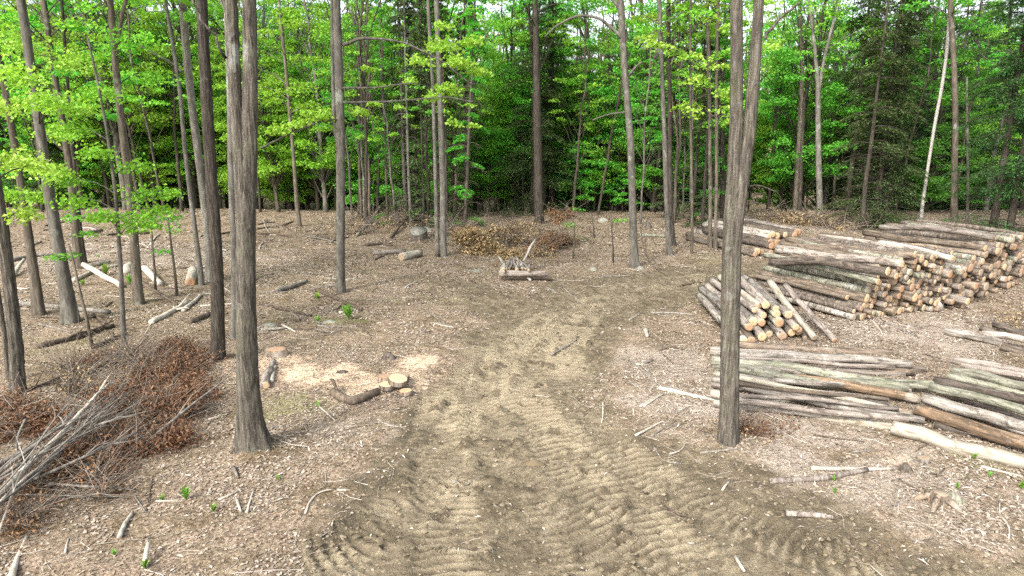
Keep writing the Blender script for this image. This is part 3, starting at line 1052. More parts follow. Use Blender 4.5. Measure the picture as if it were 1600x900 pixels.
solo("hardwood_tree", "bowed bare grey tree at the end of the haul road with a white broken stub", "tree",
     [[(992, 418, 21), (990, 385, 16), (988, 330, 15), (985, 220, 15), (978, 130, 14), (973, 60, 14), (970, 0, 14)]],
     BARK_GREY, LEAF_LIME, limbs=[[(973, 62, 5), (955, 42, 5), (930, 25, 4), (900, 24, 4), (870, 38, 3), (852, 56, 2)], [(971, 20, 6), (962, 5, 5), (950, -12, 5)],
                                 [(982, 120, 4), (988, 108, 4), (1003, 97, 3)], [(980, 175, 3), (950, 178, 2), (925, 188, 2)]],
     crown=(11, 15.5, 2.4, 12, 60), flare=.6, top=15, n=18, step=.18, seed=8)
solo("hardwood_tree", "leaning pale-based tree, second from the picture's left edge group's front", "tree",
     [[(110, 504, 33), (106, 470, 27), (96, 400, 24), (84, 330, 22), (66, 220, 19), (47, 110, 17), (30, 0, 17)]],
     BARK_GREY, LEAF_YEL, sprays=[(60, 150, -2.5, 60, 130), (30, 60, .5, 60, 130), (25, 110, -3, 60, 120), (110, 160, -2.5, 50, 110), (75, 265, -2.5, 45, 90), (100, 90, .6, 60, 120), (20, 250, -1, 50, 110), (90, 205, .8, 50, 100)],
     crown=(7.5, 14, 2.8, 30, 90), flare=.5, top=14, n=20, step=.15, seed=9)
solo("hardwood_tree", "leaning brown tree whose foot stands behind a fallen tan log at far left", "tree",
     [[(61, 494, 27), (56, 450, 21), (44, 380, 18), (32, 300, 16), (18, 200, 14), (2, 100, 12), (-14, 0, 12)]],
     BARK_WOOD, LEAF_LIME, sprays=[(60, 300, .3, 34, 80), (20, 300, -.5, 44, 110)], crown=(7, 13, 2.4, 24, 90), flare=.6, top=13.5, n=18, step=.15, seed=10)
solo("hardwood_tree", "deeply ridged dark tree at the picture's left edge beside the grey pole pile", "tree",
     [[(28, 616, 32), (24, 570, 27), (16, 480, 24), (7, 390, 22), (-3, 300, 20), (-18, 180, 18), (-32, 60, 17)]],
     BARK_FURROW, LEAF_YEL, sprays=[(28, 330, .2, 40, 70), (10, 240, .4, 60, 110), (60, 258, 1., 40, 70), (-20, 160, .5, 60, 90)], crown=(8, 14, 2.6, 24, 90), flare=.3, top=14, n=28, step=.1, amp=.1, seed=11, leafsize=.11)
solo("hardwood_tree", "thin ridged stem at the left edge in front of the ridged dark tree", "tree",
     [[(14, 602, 11), (6, 540, 10), (-4, 460, 9), (-16, 360, 8)]], BARK_FURROW, None, flare=.3, n=12, step=.15, seed=12)
solo("hardwood_tree", "upright brown tree with a high fork behind the thin mossy stem on the left slope", "tree",
     [[(217, 474, 27), (214, 440, 20), (208, 370, 17), (199, 280, 15), (188, 170, 14), (180, 70, 13), (174, 0, 12)],
      [(181, 90, 8), (188, 30, 8), (195, 0, 8)]],
     BARK_WOOD, LEAF_LIME, sprays=[(150, 140, .3, 50, 90), (230, 110, .5, 60, 110), (190, 60, -.5, 60, 110)], crown=(7.5, 14, 2.8, 28, 90), flare=.5, top=14, n=18, step=.15, seed=13)
solo("hardwood_tree", "thin crooked mossy stem with bright low leaves in the brushy left foreground", "tree",
     [[(197, 566, 15), (195, 520, 10), (190, 440, 9), (184, 370, 8), (178, 300, 7), (166, 210, 6), (150, 120, 5), (138, 60, 4)]],
     BARK_GREY, LEAF_LIME, sprays=[(215, 345, .3, 46, 120), (245, 325, .5, 44, 110), (160, 335, -.2, 36, 90), (120, 310, .2, 40, 90), (225, 300, .4, 40, 80), (150, 235, -.3, 40, 80), (210, 255, .5, 40, 80), (120, 200, 0, 40, 80), (160, 145, .2, 44, 80), (265, 300, .6, 30, 60), (100, 280, .3, 34, 60)],
     flare=.4, n=12, step=.15, seed=14, leafsize=.11)
solo("hardwood_tree", "dark straight tree behind the leaning pale-based one at left", "tree",
     [[(125, 422, 19), (120, 370, 16), (112, 300, 14), (98, 200, 13), (82, 90, 12), (70, 0, 12)]],
     BARK_WOOD, LEAF_LIME, crown=(6, 14, 2.8, 34, 90), flare=.4, top=14, n=14, step=.2, seed=15)
solo("hardwood_tree", "slender dark stem standing over the crossed pale logs", "tree",
     [[(133, 413, 12), (128, 370, 9), (121, 310, 8), (112, 230, 7), (104, 120, 6), (98, 0, 6)]],
     BARK_DARK, LEAF_GREEN, crown=(4.5, 10, 1.8, 24, 80), flare=.4, top=10, n=10, step=.25, seed=16)
solo("hardwood_tree", "slender pale stem right beside the pinkish birch bolt", "tree",
     [[(315, 448, 12), (309, 400, 10), (302, 340, 9), (291, 240, 9), (282, 140, 8), (266, 50, 7), (256, 0, 7)]],
     BARK_PALE, LEAF_LIME, limbs=[[(284, 112, 4), (270, 100, 4), (240, 82, 3), (215, 70, 3)]], crown=(7, 13, 2., 22, 90), flare=.3, top=12, n=12, step=.2, seed=17)
solo("hardwood_tree", "pale straight tree close behind the dark-barked one", "tree",
     [[(328, 440, 20), (326, 400, 17), (319, 320, 16), (308, 220, 16), (295, 110, 15), (284, 0, 15)]],
     BARK_PALE, LEAF_LIME, crown=(7.5, 14.5, 2.6, 26, 90), flare=.35, top=14.5, n=16, step=.2, seed=18)
solo("hardwood_tree", "slim mottled stem squeezed between the two big near left trunks", "tree",
     [[(363, 530, 15), (366, 480, 12), (367, 400, 11), (362, 280, 11), (358, 150, 10), (352, 20, 10)]],
     BARK_PALE, LEAF_LIME, crown=(9, 13, 2., 16, 80), flare=.3, top=12, n=14, step=.15, seed=19)
solo("hardwood_tree", "small far tree with a flat mossy foot between the double-stemmed and slim grey trees", "tree",
     [[(468, 354, 11), (464, 320, 9), (460, 250, 8), (450, 150, 7), (436, 0, 6)]], BARK_WOOD, LEAF_LIME, crown=(5, 13, 2.2, 34, 100), flare=.4, top=13, n=10, step=.3, seed=20)
solo("hardwood_tree", "twin white-streaked grey trunks left of the brown brush heap", "tree",
     [[(694, 402, 15), (693, 370, 12), (692, 280, 12), (687, 150, 11), (682, 0, 10)], [(684, 400, 10), (682, 360, 8), (680, 260, 8), (676, 120, 7), (668, 0, 7)]],
     BARK_PALE, LEAF_LIME, crown=(10, 15, 2., 18, 80), flare=.35, top=14, n=12, step=.25, seed=21)
solo("hardwood_tree", "taller curving grey trunk of the pair right of the bowed bare tree", "tree",
     [[(1047, 399, 16), (1043, 365, 11), (1040, 300, 10), (1038, 200, 10), (1034, 100, 9), (1030, 0, 9)]], BARK_GREY, LEAF_LIME, crown=(7, 15, 2., 24, 80), flare=.5, top=14, n=12, step=.25, seed=22)
solo("hardwood_tree", "darker trunk of the pair right of the bowed bare tree", "tree",
     [[(1052, 385, 13), (1048, 340, 11), (1046, 260, 10), (1047, 150, 9), (1044, 0, 9)]], BARK_DARK, LEAF_LIME, crown=(7, 15, 2., 24, 80), flare=.4, top=14, n=12, step=.25, seed=23)
for i, (bx, by, w, tx, lab) in enumerate([(1081, 397, 7, 1078, "thin bare stem with twiggy side shoots left of the far log pile"), (1110, 387, 10, 1106, "left one of two straight slim trunks in front of the far log pile"),
                                          (1118, 391, 9, 1122, "right one of two straight slim trunks in front of the far log pile")]):
    solo("hardwood_tree", lab, "tree", [[(bx, by, w), (bx, 350, w * .85), ((bx * 2 + tx) / 3, 250, w * .8), ((bx + tx) / 2, 130, w * .75), (tx, 0, w * .7)]],
         BARK_WOOD, [LEAF_YEL, LEAF_LIME][i % 2], crown=(4.5, 12, 1.7, 24, 60), flare=.3, top=12, n=10, step=.3, seed=30 + i)
solo("hardwood_tree", "dark trunk seen just left of the forked tree, behind the far log pile", "tree",
     [[(1129, 348, 13), (1130, 300, 11), (1128, 180, 10), (1120, 60, 9), (1118, 0, 8)]], BARK_DARK, LEAF_LIME, crown=(6, 14, 2.2, 26, 70), flare=.3, top=13, n=10, step=.3, seed=34)
solo("hardwood_tree", "pale-footed grey tree that opens into a wide fork behind the far log pile", "tree",
     [[(1281, 341, 15), (1280, 300, 12), (1279, 200, 11), (1278, 140, 10), (1272, 70, 7), (1264, 0, 6)], [(1278, 150, 8), (1288, 90, 7), (1300, 40, 6), (1312, 0, 5)]],
     BARK_PALE, LEAF_LIME, crown=(8.5, 15, 3., 26, 60), flare=.4, top=14, n=12, step=.3, seed=35)
solo("hardwood_tree", "brown trunk left of the wide-forked grey tree", "tree",
     [[(1243, 336, 13), (1246, 280, 11), (1250, 180, 10), (1254, 100, 8), (1250, 0, 7)]], BARK_WOOD, LEAF_LIME, crown=(7, 14, 2.4, 26, 60), flare=.3, top=13, n=10, step=.3, seed=36)
solo("birch_tree", "slanting white birch leaning right across the dark hemlocks", "birch",
     [[(1438, 356, 11), (1441, 330, 9), (1449, 270, 8), (1460, 190, 8), (1472, 130, 8), (1480, 80, 8), (1487, 0, 11)]], BIRCH, LEAF_GREEN, crown=(11, 15, 2., 18, 80), flare=.2, ws=.6, top=14, n=12, step=.25, seed=37)
solo("hardwood_tree", "straight lichen-grey trunk just right of the slanting white birch", "tree",
     [[(1491, 361, 14), (1492, 320, 13), (1492, 200, 12), (1490, 90, 11), (1486, 0, 10)]], BARK_WOOD, LEAF_GREEN, crown=(9, 15, 2.2, 22, 90), flare=.2, top=14, n=12, step=.25, seed=38)
solo("hardwood_tree", "thin grey pole-like trunk right of the lichen-grey one behind the rear stack", "tree",
     [[(1511, 365, 7), (1511, 300, 6), (1512, 190, 5), (1512, 120, 4)]], BARK_GREY, None, flare=.1, n=8, step=.4, seed=39)
solo("hemlock_tree", "massive dark old trunk rising behind the brown brush heap", "hemlock",
     [[(843, 349, 22), (842, 310, 18), (840, 200, 17), (838, 80, 13), (836, 0, 11)]], BARK_DARK, LEAF_DEEP, crown=(9, 15, 2.2, 26, 90), flare=.3, top=15, n=14, step=.3, seed=40)
for i, (bx, by, tx, w) in enumerate([(1345, 361, 1343, 9), (1366, 357, 1369, 11), (1381, 356, 1378, 8), (1548, 372, 1552, 10), (1576, 374, 1580, 12)]):
    b = G(bx, by)
    p = PH[[1, 0, 3, 2, 0][i]]
    plant(p, (b[0], b[1], b[2] - .05), i * 1.3, (.85, .95), HEMLOCK_BROWN if i < 3 else HEMLOCK,
          ["front hemlock with thin grey trunk at the hemlock stand's left edge", "stout-trunked hemlock between two thinner ones behind the rear stack", "hemlock with twiggy dead lower branches left of the slanting birch",
           "bushy hemlock behind the rear stack's right end", "broad dark hemlock at the picture's right edge"][i], "hemlock", "hemlocks behind the rear stack")

# close dim trunks right behind the slab
for i in range(46):
    px = TR.uniform(540, 745) if i < 34 else TR.uniform(1000, 1110)
    y = TR.uniform(30., 36.)
    x = (px - 800) / FPX * y
    if not free(x, y, .55):
        continue
    if i % 5 > 1:
        plant(PT[i % 3], (x, y, float(T(x, y)) - .05), TR.uniform(0, 6), TR.uniform(.75, 1.), [LEAF_LIME, LEAF_GREEN][i % 2],
              f"slender dark pole-like tree {zone(px)}", "tree", f"slender pole-like trees {zone(px)}", [BARK_WOOD, BARK_GREY, BARK_DARK][i % 3], (TR.normal(0, .03), TR.normal(0, .03)))
        continue
    plant(PP[i % 3], (x, y, float(T(x, y)) - .05), TR.uniform(0, 6), (.7 if i % 2 else .5, TR.uniform(.8, 1.)), HEMLOCK_BROWN if i % 3 else LEAF_GREEN,
          f"thin close-set conifer trunk with dead twigs {zone(px)}", "pine tree", f"thin conifers {zone(px)}", [BARK_WOOD, BARK_GREY, BARK_DARK][i % 3], (TR.normal(0, .03), TR.normal(0, .03)))

# bare saplings standing in the clearing
for bx, by, tx, ty, w, lab in [(243, 458, 236, 350, 5, "bare thin sapling stem left of a taller one on the left slope"), (277, 465, 262, 335, 5, "taller bare thin sapling stem left of the pinkish birch bolt"),
                               (895, 405, 898, 345, 3, "bare twig-like sapling right of the brown brush heap"), (958, 412, 955, 330, 3, "bare whip sapling with a tuft of green at its foot left of the bowed tree"),
                               (928, 372, 925, 330, 2.5, "short bare sapling far behind the bowed tree's left side"), (147, 552, 108, 380, 6, "thin dark-green leaning whip in front of the leaning pale-based tree")]:
    b = G(bx, by)
    P = px_path(b, [(bx, by, w), ((bx * 2 + tx) / 3 + 1, (by * 2 + ty) / 3, w * .8), ((bx + tx * 2) / 3, (by + ty * 2) / 3, w * .7), (tx, ty, w * .5)], b[1])
    e = empty("sapling", tuple(b))
    tm, lm = MB(), MB()
    tm.add(*tube(P[:, :3] - b - [0, 0, .05], P[:, 3], 7))
    for _ in range(5):
        k = TR.uniform(.3, 1)
        q = P[0, :3] * (1 - k) + P[-1, :3] * k - b
        tm.add(*tube(np.stack([q, q + TR.normal(0, .22, 3) * [1, 1, .3] + [0, 0, .15]]), [.008, .003], 4))
    for _ in range(4 if bx < 300 else 1):
        q = P[-1, :3] - b + TR.normal(0, .25, 3)
        lm.add(*leaf_geo(spray(q, .45, .2, 40, TR), .10, TR))
    tm.obj("trunk", BARK_WOOD, e)
    lm.obj("crown", LEAF_GREEN, e, smooth=False)
    tag(e, lab, "sapling")
# ------------------------------------------------------------------ logs
LR = np.random.default_rng(21)
LOGMATS = {"grey": LOG_GREY, "brown": LOG_BROWN, "pink": LOG_PINK, "moss": LOG_MOSS, "dark": LOG_DARK, "pale": LOG_PALE, "rot": LOG_ROT, "birch": BIRCH}


def make_log(a, b, r0, r1, m, label, group, cut=(CUT, CUT_GREY), bend=.02, name="log", cat="log", ends=True, knots=.05):
    """log from end a to end b; local z runs along it; a sawn face closes each end"""
    a, b = np.asarray(a, float), np.asarray(b, float)
    ax = b - a
    L = float(np.linalg.norm(ax))
    K = max(6, min(22, int(L / .16)))
    n = 14
    t = np.linspace(0, 1, K)
    pts = np.zeros((K, 3))
    pts[:, 2] = t * L
    for amp, fr in ((bend, 1.), (bend * .5, 2.3), (bend * .22, 5.)):
        for c in (0, 1):
            pts[:, c] += amp * LR.normal() * np.sin(math.pi * fr * t + LR.uniform(0, 6) * (fr > 1)) * np.minimum(1, 4 * np.minimum(t, 1 - t) + .2)
    rad = r0 * (1 - t) + r1 * t
    th = np.arange(n) / n * 2 * math.pi
    mod = 1 + .035 * np.sin(2 * th + LR.uniform(0, 6))[None, :] + .03 * np.sin(3 * th[None, :] + 4 * t[:, None] * L + LR.uniform(0, 6))
    mod = mod + .025 * LR.normal(size=(K, n))
    for _ in range(LR.integers(0, 4)):
        kt, ka = LR.uniform(.05, .95), LR.uniform(0, 6.28)
        dth = np.abs((th - ka + math.pi) % (2 * math.pi) - math.pi)
        mod = mod + knots * LR.uniform(1, 5) * np.exp(-((t[:, None] - kt) * L / .07) ** 2 - (dth[None, :] / .5) ** 2)
    mb = MB()
    mb.add(*tube(pts, rad, n, mod))
    o = mb.obj(name, m)
    q = Vector((0, 0, 1)).rotation_difference(Vector(ax / L)) @ Matrix.Rotation(LR.uniform(0, 6.28), 3, "Z").to_quaternion()
    o.rotation_mode = "QUATERNION"
    o.rotation_quaternion = q
    o.location = a
    tag(o, label, cat, group)
    if ends:
        for e in (0, 1):
            k = 0 if e == 0 else K - 1
            sg = -1 if e == 0 else 1
            R = rad[k] * mod[k] * .965
            ring = np.stack([R * np.cos(th), R * np.sin(th), np.full(n, 0.)], 1)
            # the tube frame starts from the x axis, so the angles agree
            Vv = np.vstack([ring + [0, 0, sg * .003], ring * .55 + [0, 0, sg * .006], [[0, 0, sg * .006]], ring * [.99, .99, 1] - [0, 0, sg * .02]])
            jj = np.arange(n)
            j2 = (jj + 1) % n
            Qd = np.vstack([np.stack([jj, j2, n + j2, n + jj], 1), np.stack([2 * n + 1 + jj, 2 * n + 1 + j2, j2, jj], 1)])
            Td = np.stack([n + jj, n + j2, np.full(n, 2 * n)], 1)
            if sg < 0:
                Qd, Td = Qd[:, ::-1], Td[:, ::-1]
            c = MB().add(Vv, Qd, Td).obj("cut_end", cut[e], o, smooth=False)
            c.location = (pts[k, 0], pts[k, 1], pts[k, 2])
    return o


def pack(u1, prof, radii, seed):
    """roll round logs one by one into the lowest free hollow of a heap"""
    rg = np.random.default_rng(seed)
    C = []
    miss = 0
    for r in radii:
        if miss > 22:
            break
        cand = [(r, r)] if not C else []
        for (ui, zi, ri) in C:
            if zi < ri * 1.05:
                s = 2 * math.sqrt(ri * r)
                cand += [(ui + s, r), (ui - s, r)]
        for i in range(len(C)):
            for j in range(i):
                if abs(C[i][0] - C[j][0]) > .45 or abs(C[i][1] - C[j][1]) > .45:
                    continue
                dx, dz = C[j][0] - C[i][0], C[j][1] - C[i][1]
                d = math.hypot(dx, dz)
                A, B = C[i][2] + r, C[j][2] + r
                if d > A + B or d < 1e-6:
                    continue
                a = (A * A - B * B + d * d) / (2 * d)
                h2 = A * A - a * a
                if h2 < 0:
                    continue
                h = math.sqrt(h2)
                for s in (1, -1):
                    cand.append((C[i][0] + a * dx / d - s * h * dz / d, C[i][1] + a * dz / d + s * h * dx / d))
        best = None
        for (u, z) in cand:
            if z < r * .98 or u < r * .5 or u > u1 - r * .5 or z + r > prof(u):
                continue
            if any(math.hypot(u - c[0], z - c[1]) < c[2] + r - 1e-4 for c in C):
                continue
            sc = z + rg.uniform(0, .12)
            if best is None or sc < best[0]:
                best = (sc, u, z)
        miss += 1
        if best:
            miss = 0
            C.append((best[1], best[2], r))
    return C


def stack(p0, p1, d, L, prof, rr, n, seed, mats, labels, group, jit=.11, yaw=.012, cuts=(CUT, CUT, CUT, CUT_RED, CUT_GREY), close=None):
    """heap of logs whose near ends lie along p0 -> p1 and which run back along d"""
    rg = np.random.default_rng(seed)
    p0, p1 = np.array(p0, float), np.array(p1, float)
    d = np.array([d[0], d[1]]) / math.hypot(*d)
    e = np.array([d[1], -d[0]])                      # to the right, square to the logs
    base = p1 - p0
    u1 = float(base @ e)
    sk = float(base @ d) / u1
    radii = rg.uniform(rr[0], rr[1], n) * np.where(rg.random(n) < .15, 1.25, 1.)
    C = pack(u1, lambda u: prof(u / u1), radii, seed)
    out = []
    top = max(c[1] for c in C)
    for (u, z, r) in C:
        off = sk * u + rg.normal() * jit - .10 * (top - z) * 0
        ln = L * rg.uniform(.9, 1.1)
        yw = rg.normal() * yaw
        dd = np.array([d[0] * math.cos(yw) - d[1] * math.sin(yw), d[0] * math.sin(yw) + d[1] * math.cos(yw)])
        a = p0 + e * u + d * off
        b = a + dd * ln
        za, zb = float(T(*a)), float(T(*b))
        mk = mats[int(rg.choice(len(mats)))]
        o = make_log((*a, za + z + .01), (*b, zb + z + rg.normal() * .02 + .01), r * .99, r * rg.uniform(.80, .96), LOGMATS[mk], labels[mk], group[mk] if isinstance(group, dict) else group,
                     (cuts[int(rg.choice(len(cuts)))], CUT_GREY), bend=.022)
        out.append((o, u, z, r))
    return out


def stack_words(place):
    w = {"grey": "grey-barked", "brown": "brown-barked", "pink": "pinkish-brown", "moss": "green-grey mossy", "dark": "dark-barked", "pale": "pale barkless", "rot": "orange rotten", "birch": "white birch"}
    return ({k: f"{v} sawn log {place}" for k, v in w.items()}, {k: f"{v} logs {place}" for k, v in w.items()})


A0, A1 = G(1322, 505)[:2], G(1476, 487)[:2]
lb, gp = stack_words("in the tall middle stack with tan ends facing the clearing")
stack(A0, A1, (-.47, .88), 2.95, lambda t: .30 + 1.14 * sstep(.0, .42, t), (.052, .092), 260, 5,
      ["brown", "brown", "pink", "dark", "brown", "grey", "dark", "brown", "pink", "moss"], lb, gp)
B0, B1 = A1 + np.array([.12, .15]), G(1592, 436)[:2]
lb, gp = stack_words("in the rear stack against the dark hemlocks")
stack(B0, B1, (-.40, .92), 3.1, lambda t: 1.05 + .42 * sstep(.1, .6, t) - .8 * sstep(.84, 1., t), (.064, .108), 300, 8,
      ["grey", "brown", "dark", "pink", "dark", "brown", "brown", "moss"], lb, gp, jit=.17, yaw=.012, cuts=(CUT, CUT_GREY, CUT_RED, CUT_GREY))
D0, D1 = G(1180, 404)[:2], G(1242, 376)[:2]
lb, gp = stack_words("in the far pile behind the forked tree")
stack(D0, D1, (-.30, .95), 4.2, lambda t: .26 + .55 * sstep(0., .5, t), (.095, .145), 30, 12,
      ["grey", "pink", "brown", "pink", "dark"], lb, gp, jit=.3, cuts=(CUT, CUT_RED, CUT_RED))


def plog(l, r, dpx, zl, zr, m, label, group=None, cut=(CUT_GREY, CUT_GREY), ext=1., bend=.025, taper=.9, **kw):
    """log given by the photo pixels of its two ends and the height of its axis there"""
    a = G(l[0], l[1], zl)
    b = G(r[0], r[1], zr)
    b = a + (b - a) * ext
    dm = (depth(a) + depth(b)) / 2
    rad = dpx * dm / FPX / 2
    return make_log(a, b, rad, rad * taper, LOGMATS[m], label, group, cut, bend, **kw)


grpC = "logs crossed in the small pile beside the forked tree"
lbC = "short hardwood log in the small crossed pile beside the forked tree"
for l, r, dp, zl, zr, m in [
    ((1098, 468), (1160, 532), 14, .12, .12, "grey"), ((1110, 452), (1172, 530), 13, .12, .12, "brown"), ((1122, 448), (1192, 527), 14, .12, .12, "pink"),
    ((1135, 446), (1204, 524), 11, .12, .12, "brown"), ((1150, 445), (1220, 522), 13, .13, .13, "grey"), ((1162, 444), (1238, 520), 12, .13, .13, "pink"),
    ((1178, 446), (1250, 522), 11, .12, .12, "brown"), ((1092, 462), (1152, 520), 12, .30, .28, "grey"),
    ((1106, 446), (1168, 508), 13, .33, .30, "pink"), ((1120, 440), (1176, 503), 16, .33, .32, "grey"), ((1138, 440), (1193, 508), 12, .33, .31, "pink"),
    ((1152, 440), (1221, 508), 15, .33, .33, "pale"), ((1166, 440), (1240, 508), 11, .32, .30, "pink"), ((1184, 442), (1246, 512), 10, .30, .28, "brown"),
    ((1096, 450), (1150, 496), 12, .48, .46, "grey"), ((1112, 438), (1180, 484), 11, .50, .48, "pink"), ((1126, 436), (1192, 492), 11, .52, .46, "pink"),
    ((1142, 434), (1213, 490), 13, .52, .48, "pale"), ((1162, 434), (1230, 490), 13, .52, .46, "pink"),
    ((1124, 432), (1186, 476), 10, .66, .62, "pale"), ((1150, 432), (1198, 477), 14, .68, .64, "pink"), ((1172, 438), (1212, 482), 11, .64, .60, "grey")]:
    plog(l, r, dp, zl, zr, m, lbC, grpC, cut=(CUT_GREY, CUT if LR.random() < .75 else CUT_RED), ext=LR.uniform(.96, 1.04))
plog((1203, 440), (1273, 528), 11, .80, .09, "pale", "long peeling pole leaning down the right flank of the small crossed pile", None, (CUT_GREY, CUT_GREY))
plog((1227, 446), (1304, 532), 9, .70, .07, "pink", "outermost slim bent pole sliding off the small crossed pile's right flank", None, (CUT_GREY, CUT_RED), bend=.05)
plog((1212, 447), (1258, 528), 7, .45, .06, "pink", "thin pinkish pole slipped between two longer leaning poles", None)

for l, r, dp, zl, zr, m, s in [
    ((1119, 535), (1394, 552), 14, .10, .10, "brown", "brown log with a burl at its end, rearmost of the long row"),
    ((1110, 549), (1424, 569), 15, .24, .20, "grey", "grey log resting high on the back of the long row beside the forked tree"),
    ((1117, 560), (1428, 582), 12, .12, .12, "brown", "brown log half hidden behind a long greenish one in the row"),
    ((1112, 562), (1457, 602), 16, .26, .24, "moss", "longest greenish log on top of the row, its square end reaching toward the right pile"),
    ((1115, 573), (1419, 606), 18, .28, .26, "moss", "thick mossy green log lying on top of the row with dark blotches"),
    ((1408, 569), (1449, 578), 12, .10, .10, "dark", "short dark red-brown log stub poking out of the row's right end"),
    ((1120, 580), (1410, 606), 14, .10, .10, "dark", "dark log in the shade beneath the two mossy ones"),
    ((1210, 590), (1438, 625), 15, .13, .12, "rot", "rotten log with flaking orange bark lying under the mossy ones"),
    ((1116, 583), (1423, 646), 10, .20, .12, "pale", "thin pale log slanting across the front half of the row"),
    ((1112, 592), (1444, 657), 12, .20, .14, "grey", "slim speckled grey log slanting beside a thin pale one"),
    ((1112, 600), (1405, 655), 12, .10, .10, "pink", "pinkish log under the speckled grey one"),
    ((1111, 614), (1440, 672), 15, .14, .12, "pale", "stout pale cream log in the front half of the row"),
    ((1115, 630), (1392, 666), 13, .08, .08, "grey", "grey log second from the row's front edge"),
    ((1117, 640), (1403, 683), 9, .05, .05, "brown", "thin brown log along the row's front edge on the ground"),
    ((1395, 668), (1640, 730), 25, .14, .14, "pale", "massive pale barkless log across the front of the right-hand pile"),
    ((1489, 562), (1600, 582), 15, .16, .16, "pink", "pink-grey log at the back edge of the right-hand pile"),
    ((1503, 570), (1600, 591), 10, .24, .24, "pink", "thin pinkish log on top near the right-hand pile's back"),
    ((1485, 578), (1600, 604), 16, .28, .28, "moss", "pale green log on top of the right-hand pile"),
    ((1480, 588), (1600, 613), 14, .18, .18, "moss", "dull green log lying below a pale green one"),
    ((1459, 595), (1600, 627), 17, .20, .22, "dark", "dark furrowed log across the middle of the right-hand pile"),
    ((1453, 604), (1600, 642), 17, .30, .32, "moss", "crooked mossy log climbing over the dark furrowed one"),
    ((1443, 622), (1600, 659), 20, .32, .34, "grey", "thick split grey log on top of the right-hand pile's front"),
    ((1447, 634), (1600, 671), 13, .12, .12, "brown", "brown log wedged beneath the thick split grey one"),
    ((1505, 644), (1600, 677), 14, .16, .16, "grey", "short grey log between the split grey and the orange ones"),
    ((1433, 640), (1600, 690), 24, .22, .24, "rot", "thick orange-brown rotting log with flaking bark near the front"),
    ((1460, 664), (1600, 703), 15, .08, .08, "dark", "dark log in the shade behind the massive pale one"),
    ((1477, 518), (1564, 536), 14, .10, .10, "grey", "clean grey log lying alone in front of the small back pile"),
    ((1563, 541), (1600, 552), 13, .10, .10, "brown", "brown log end to end with a clean grey one"),
    ((1535, 521), (1600, 533), 12, .22, .20, "pink", "pinkish log on top of the small back pile"),
    ((1533, 513), (1600, 527), 11, .12, .12, "dark", "dark log under the pinkish one in the small back pile"),
    ((1553, 507), (1600, 517), 11, .20, .20, "dark", "dark crooked log highest in the small back pile")]:
    ext = 1. if r[0] < 1600 else (1. if r[0] > 1600 else LR.uniform(1.9, 2.5))
    plog(l, r, dp * .95, zl * .92, zr * .92, m, s, "logs laid in rows along the haul road", ext=ext, bend=.035)
plog((1441, 471), (1462, 481), 22, .13, .13, "birch", "short stout birch bolt with peeling white bark at the tall stack's foot", None, (CUT_GREY, CUT), taper=1.)
for l, r, dp, zl, zr, m, s in [
    ((1195, 398), (1372, 440), 11, 1.02, 1.02, "moss", "mossy wavy log high on the tall middle stack's sloping side"),
    ((1204, 408), (1388, 424), 15, 1.02, 1.25, "dark", "thick dark wavy log lying across the tall middle stack's crown"),
    ((1214, 391), (1410, 413), 12, 1.1, 1.34, "pink", "long crooked pinkish log topmost on the tall middle stack"),
    ((1250, 384), (1430, 398), 13, 1.3, 1.46, "brown", "crooked brown log bridging the tall middle and rear stacks"),
    ((1350, 380), (1488, 404), 9, 1.34, 1.36, "birch", "whitish birch log on the ridge between the two big stacks"),
    ((1375, 355), (1556, 372), 10, 1.50, 1.50, "pink", "pale pinkish log topmost at the rear stack's back edge"),
    ((1350, 363), (1540, 388), 11, 1.44, 1.46, "brown", "bent brown log on the rear stack's top")]:
    plog(l, r, dp, zl, zr, m, s, None, (CUT_GREY, CUT), bend=.045)
# slimmer logs packed between the larger ones of the two rows
for i in range(22):
    f = (i + LR.random()) / 22
    y0 = 540 + 98 * f
    x1 = 1385 + 40 * LR.random()
    plog((1112 + LR.uniform(-6, 30), y0), (x1, 556 + 112 * f + LR.uniform(-6, 6)), LR.uniform(7.5, 11), .06 + .16 * (i % 3 == 1), .06 + .15 * (i % 3 == 1), ["grey", "pink", "grey", "brown", "pink"][i % 5],
         "slim log packed among the stouter ones of the long row", "slim logs packed in the long row", bend=.03)
for i in range(10):
    f = (i + LR.random()) / 10
    plog((1446 + 40 * LR.random() + 30 * (1 - f), 562 + 95 * f), (1600, 586 + 105 * f + LR.uniform(-5, 5)), LR.uniform(7, 10), LR.uniform(.05, .12), LR.uniform(.05, .12), ["grey", "brown", "dark", "pink"][i % 4],
         "slim log packed among the stouter ones of the right-hand pile", "slim logs packed in the right-hand pile", ext=2., bend=.03)

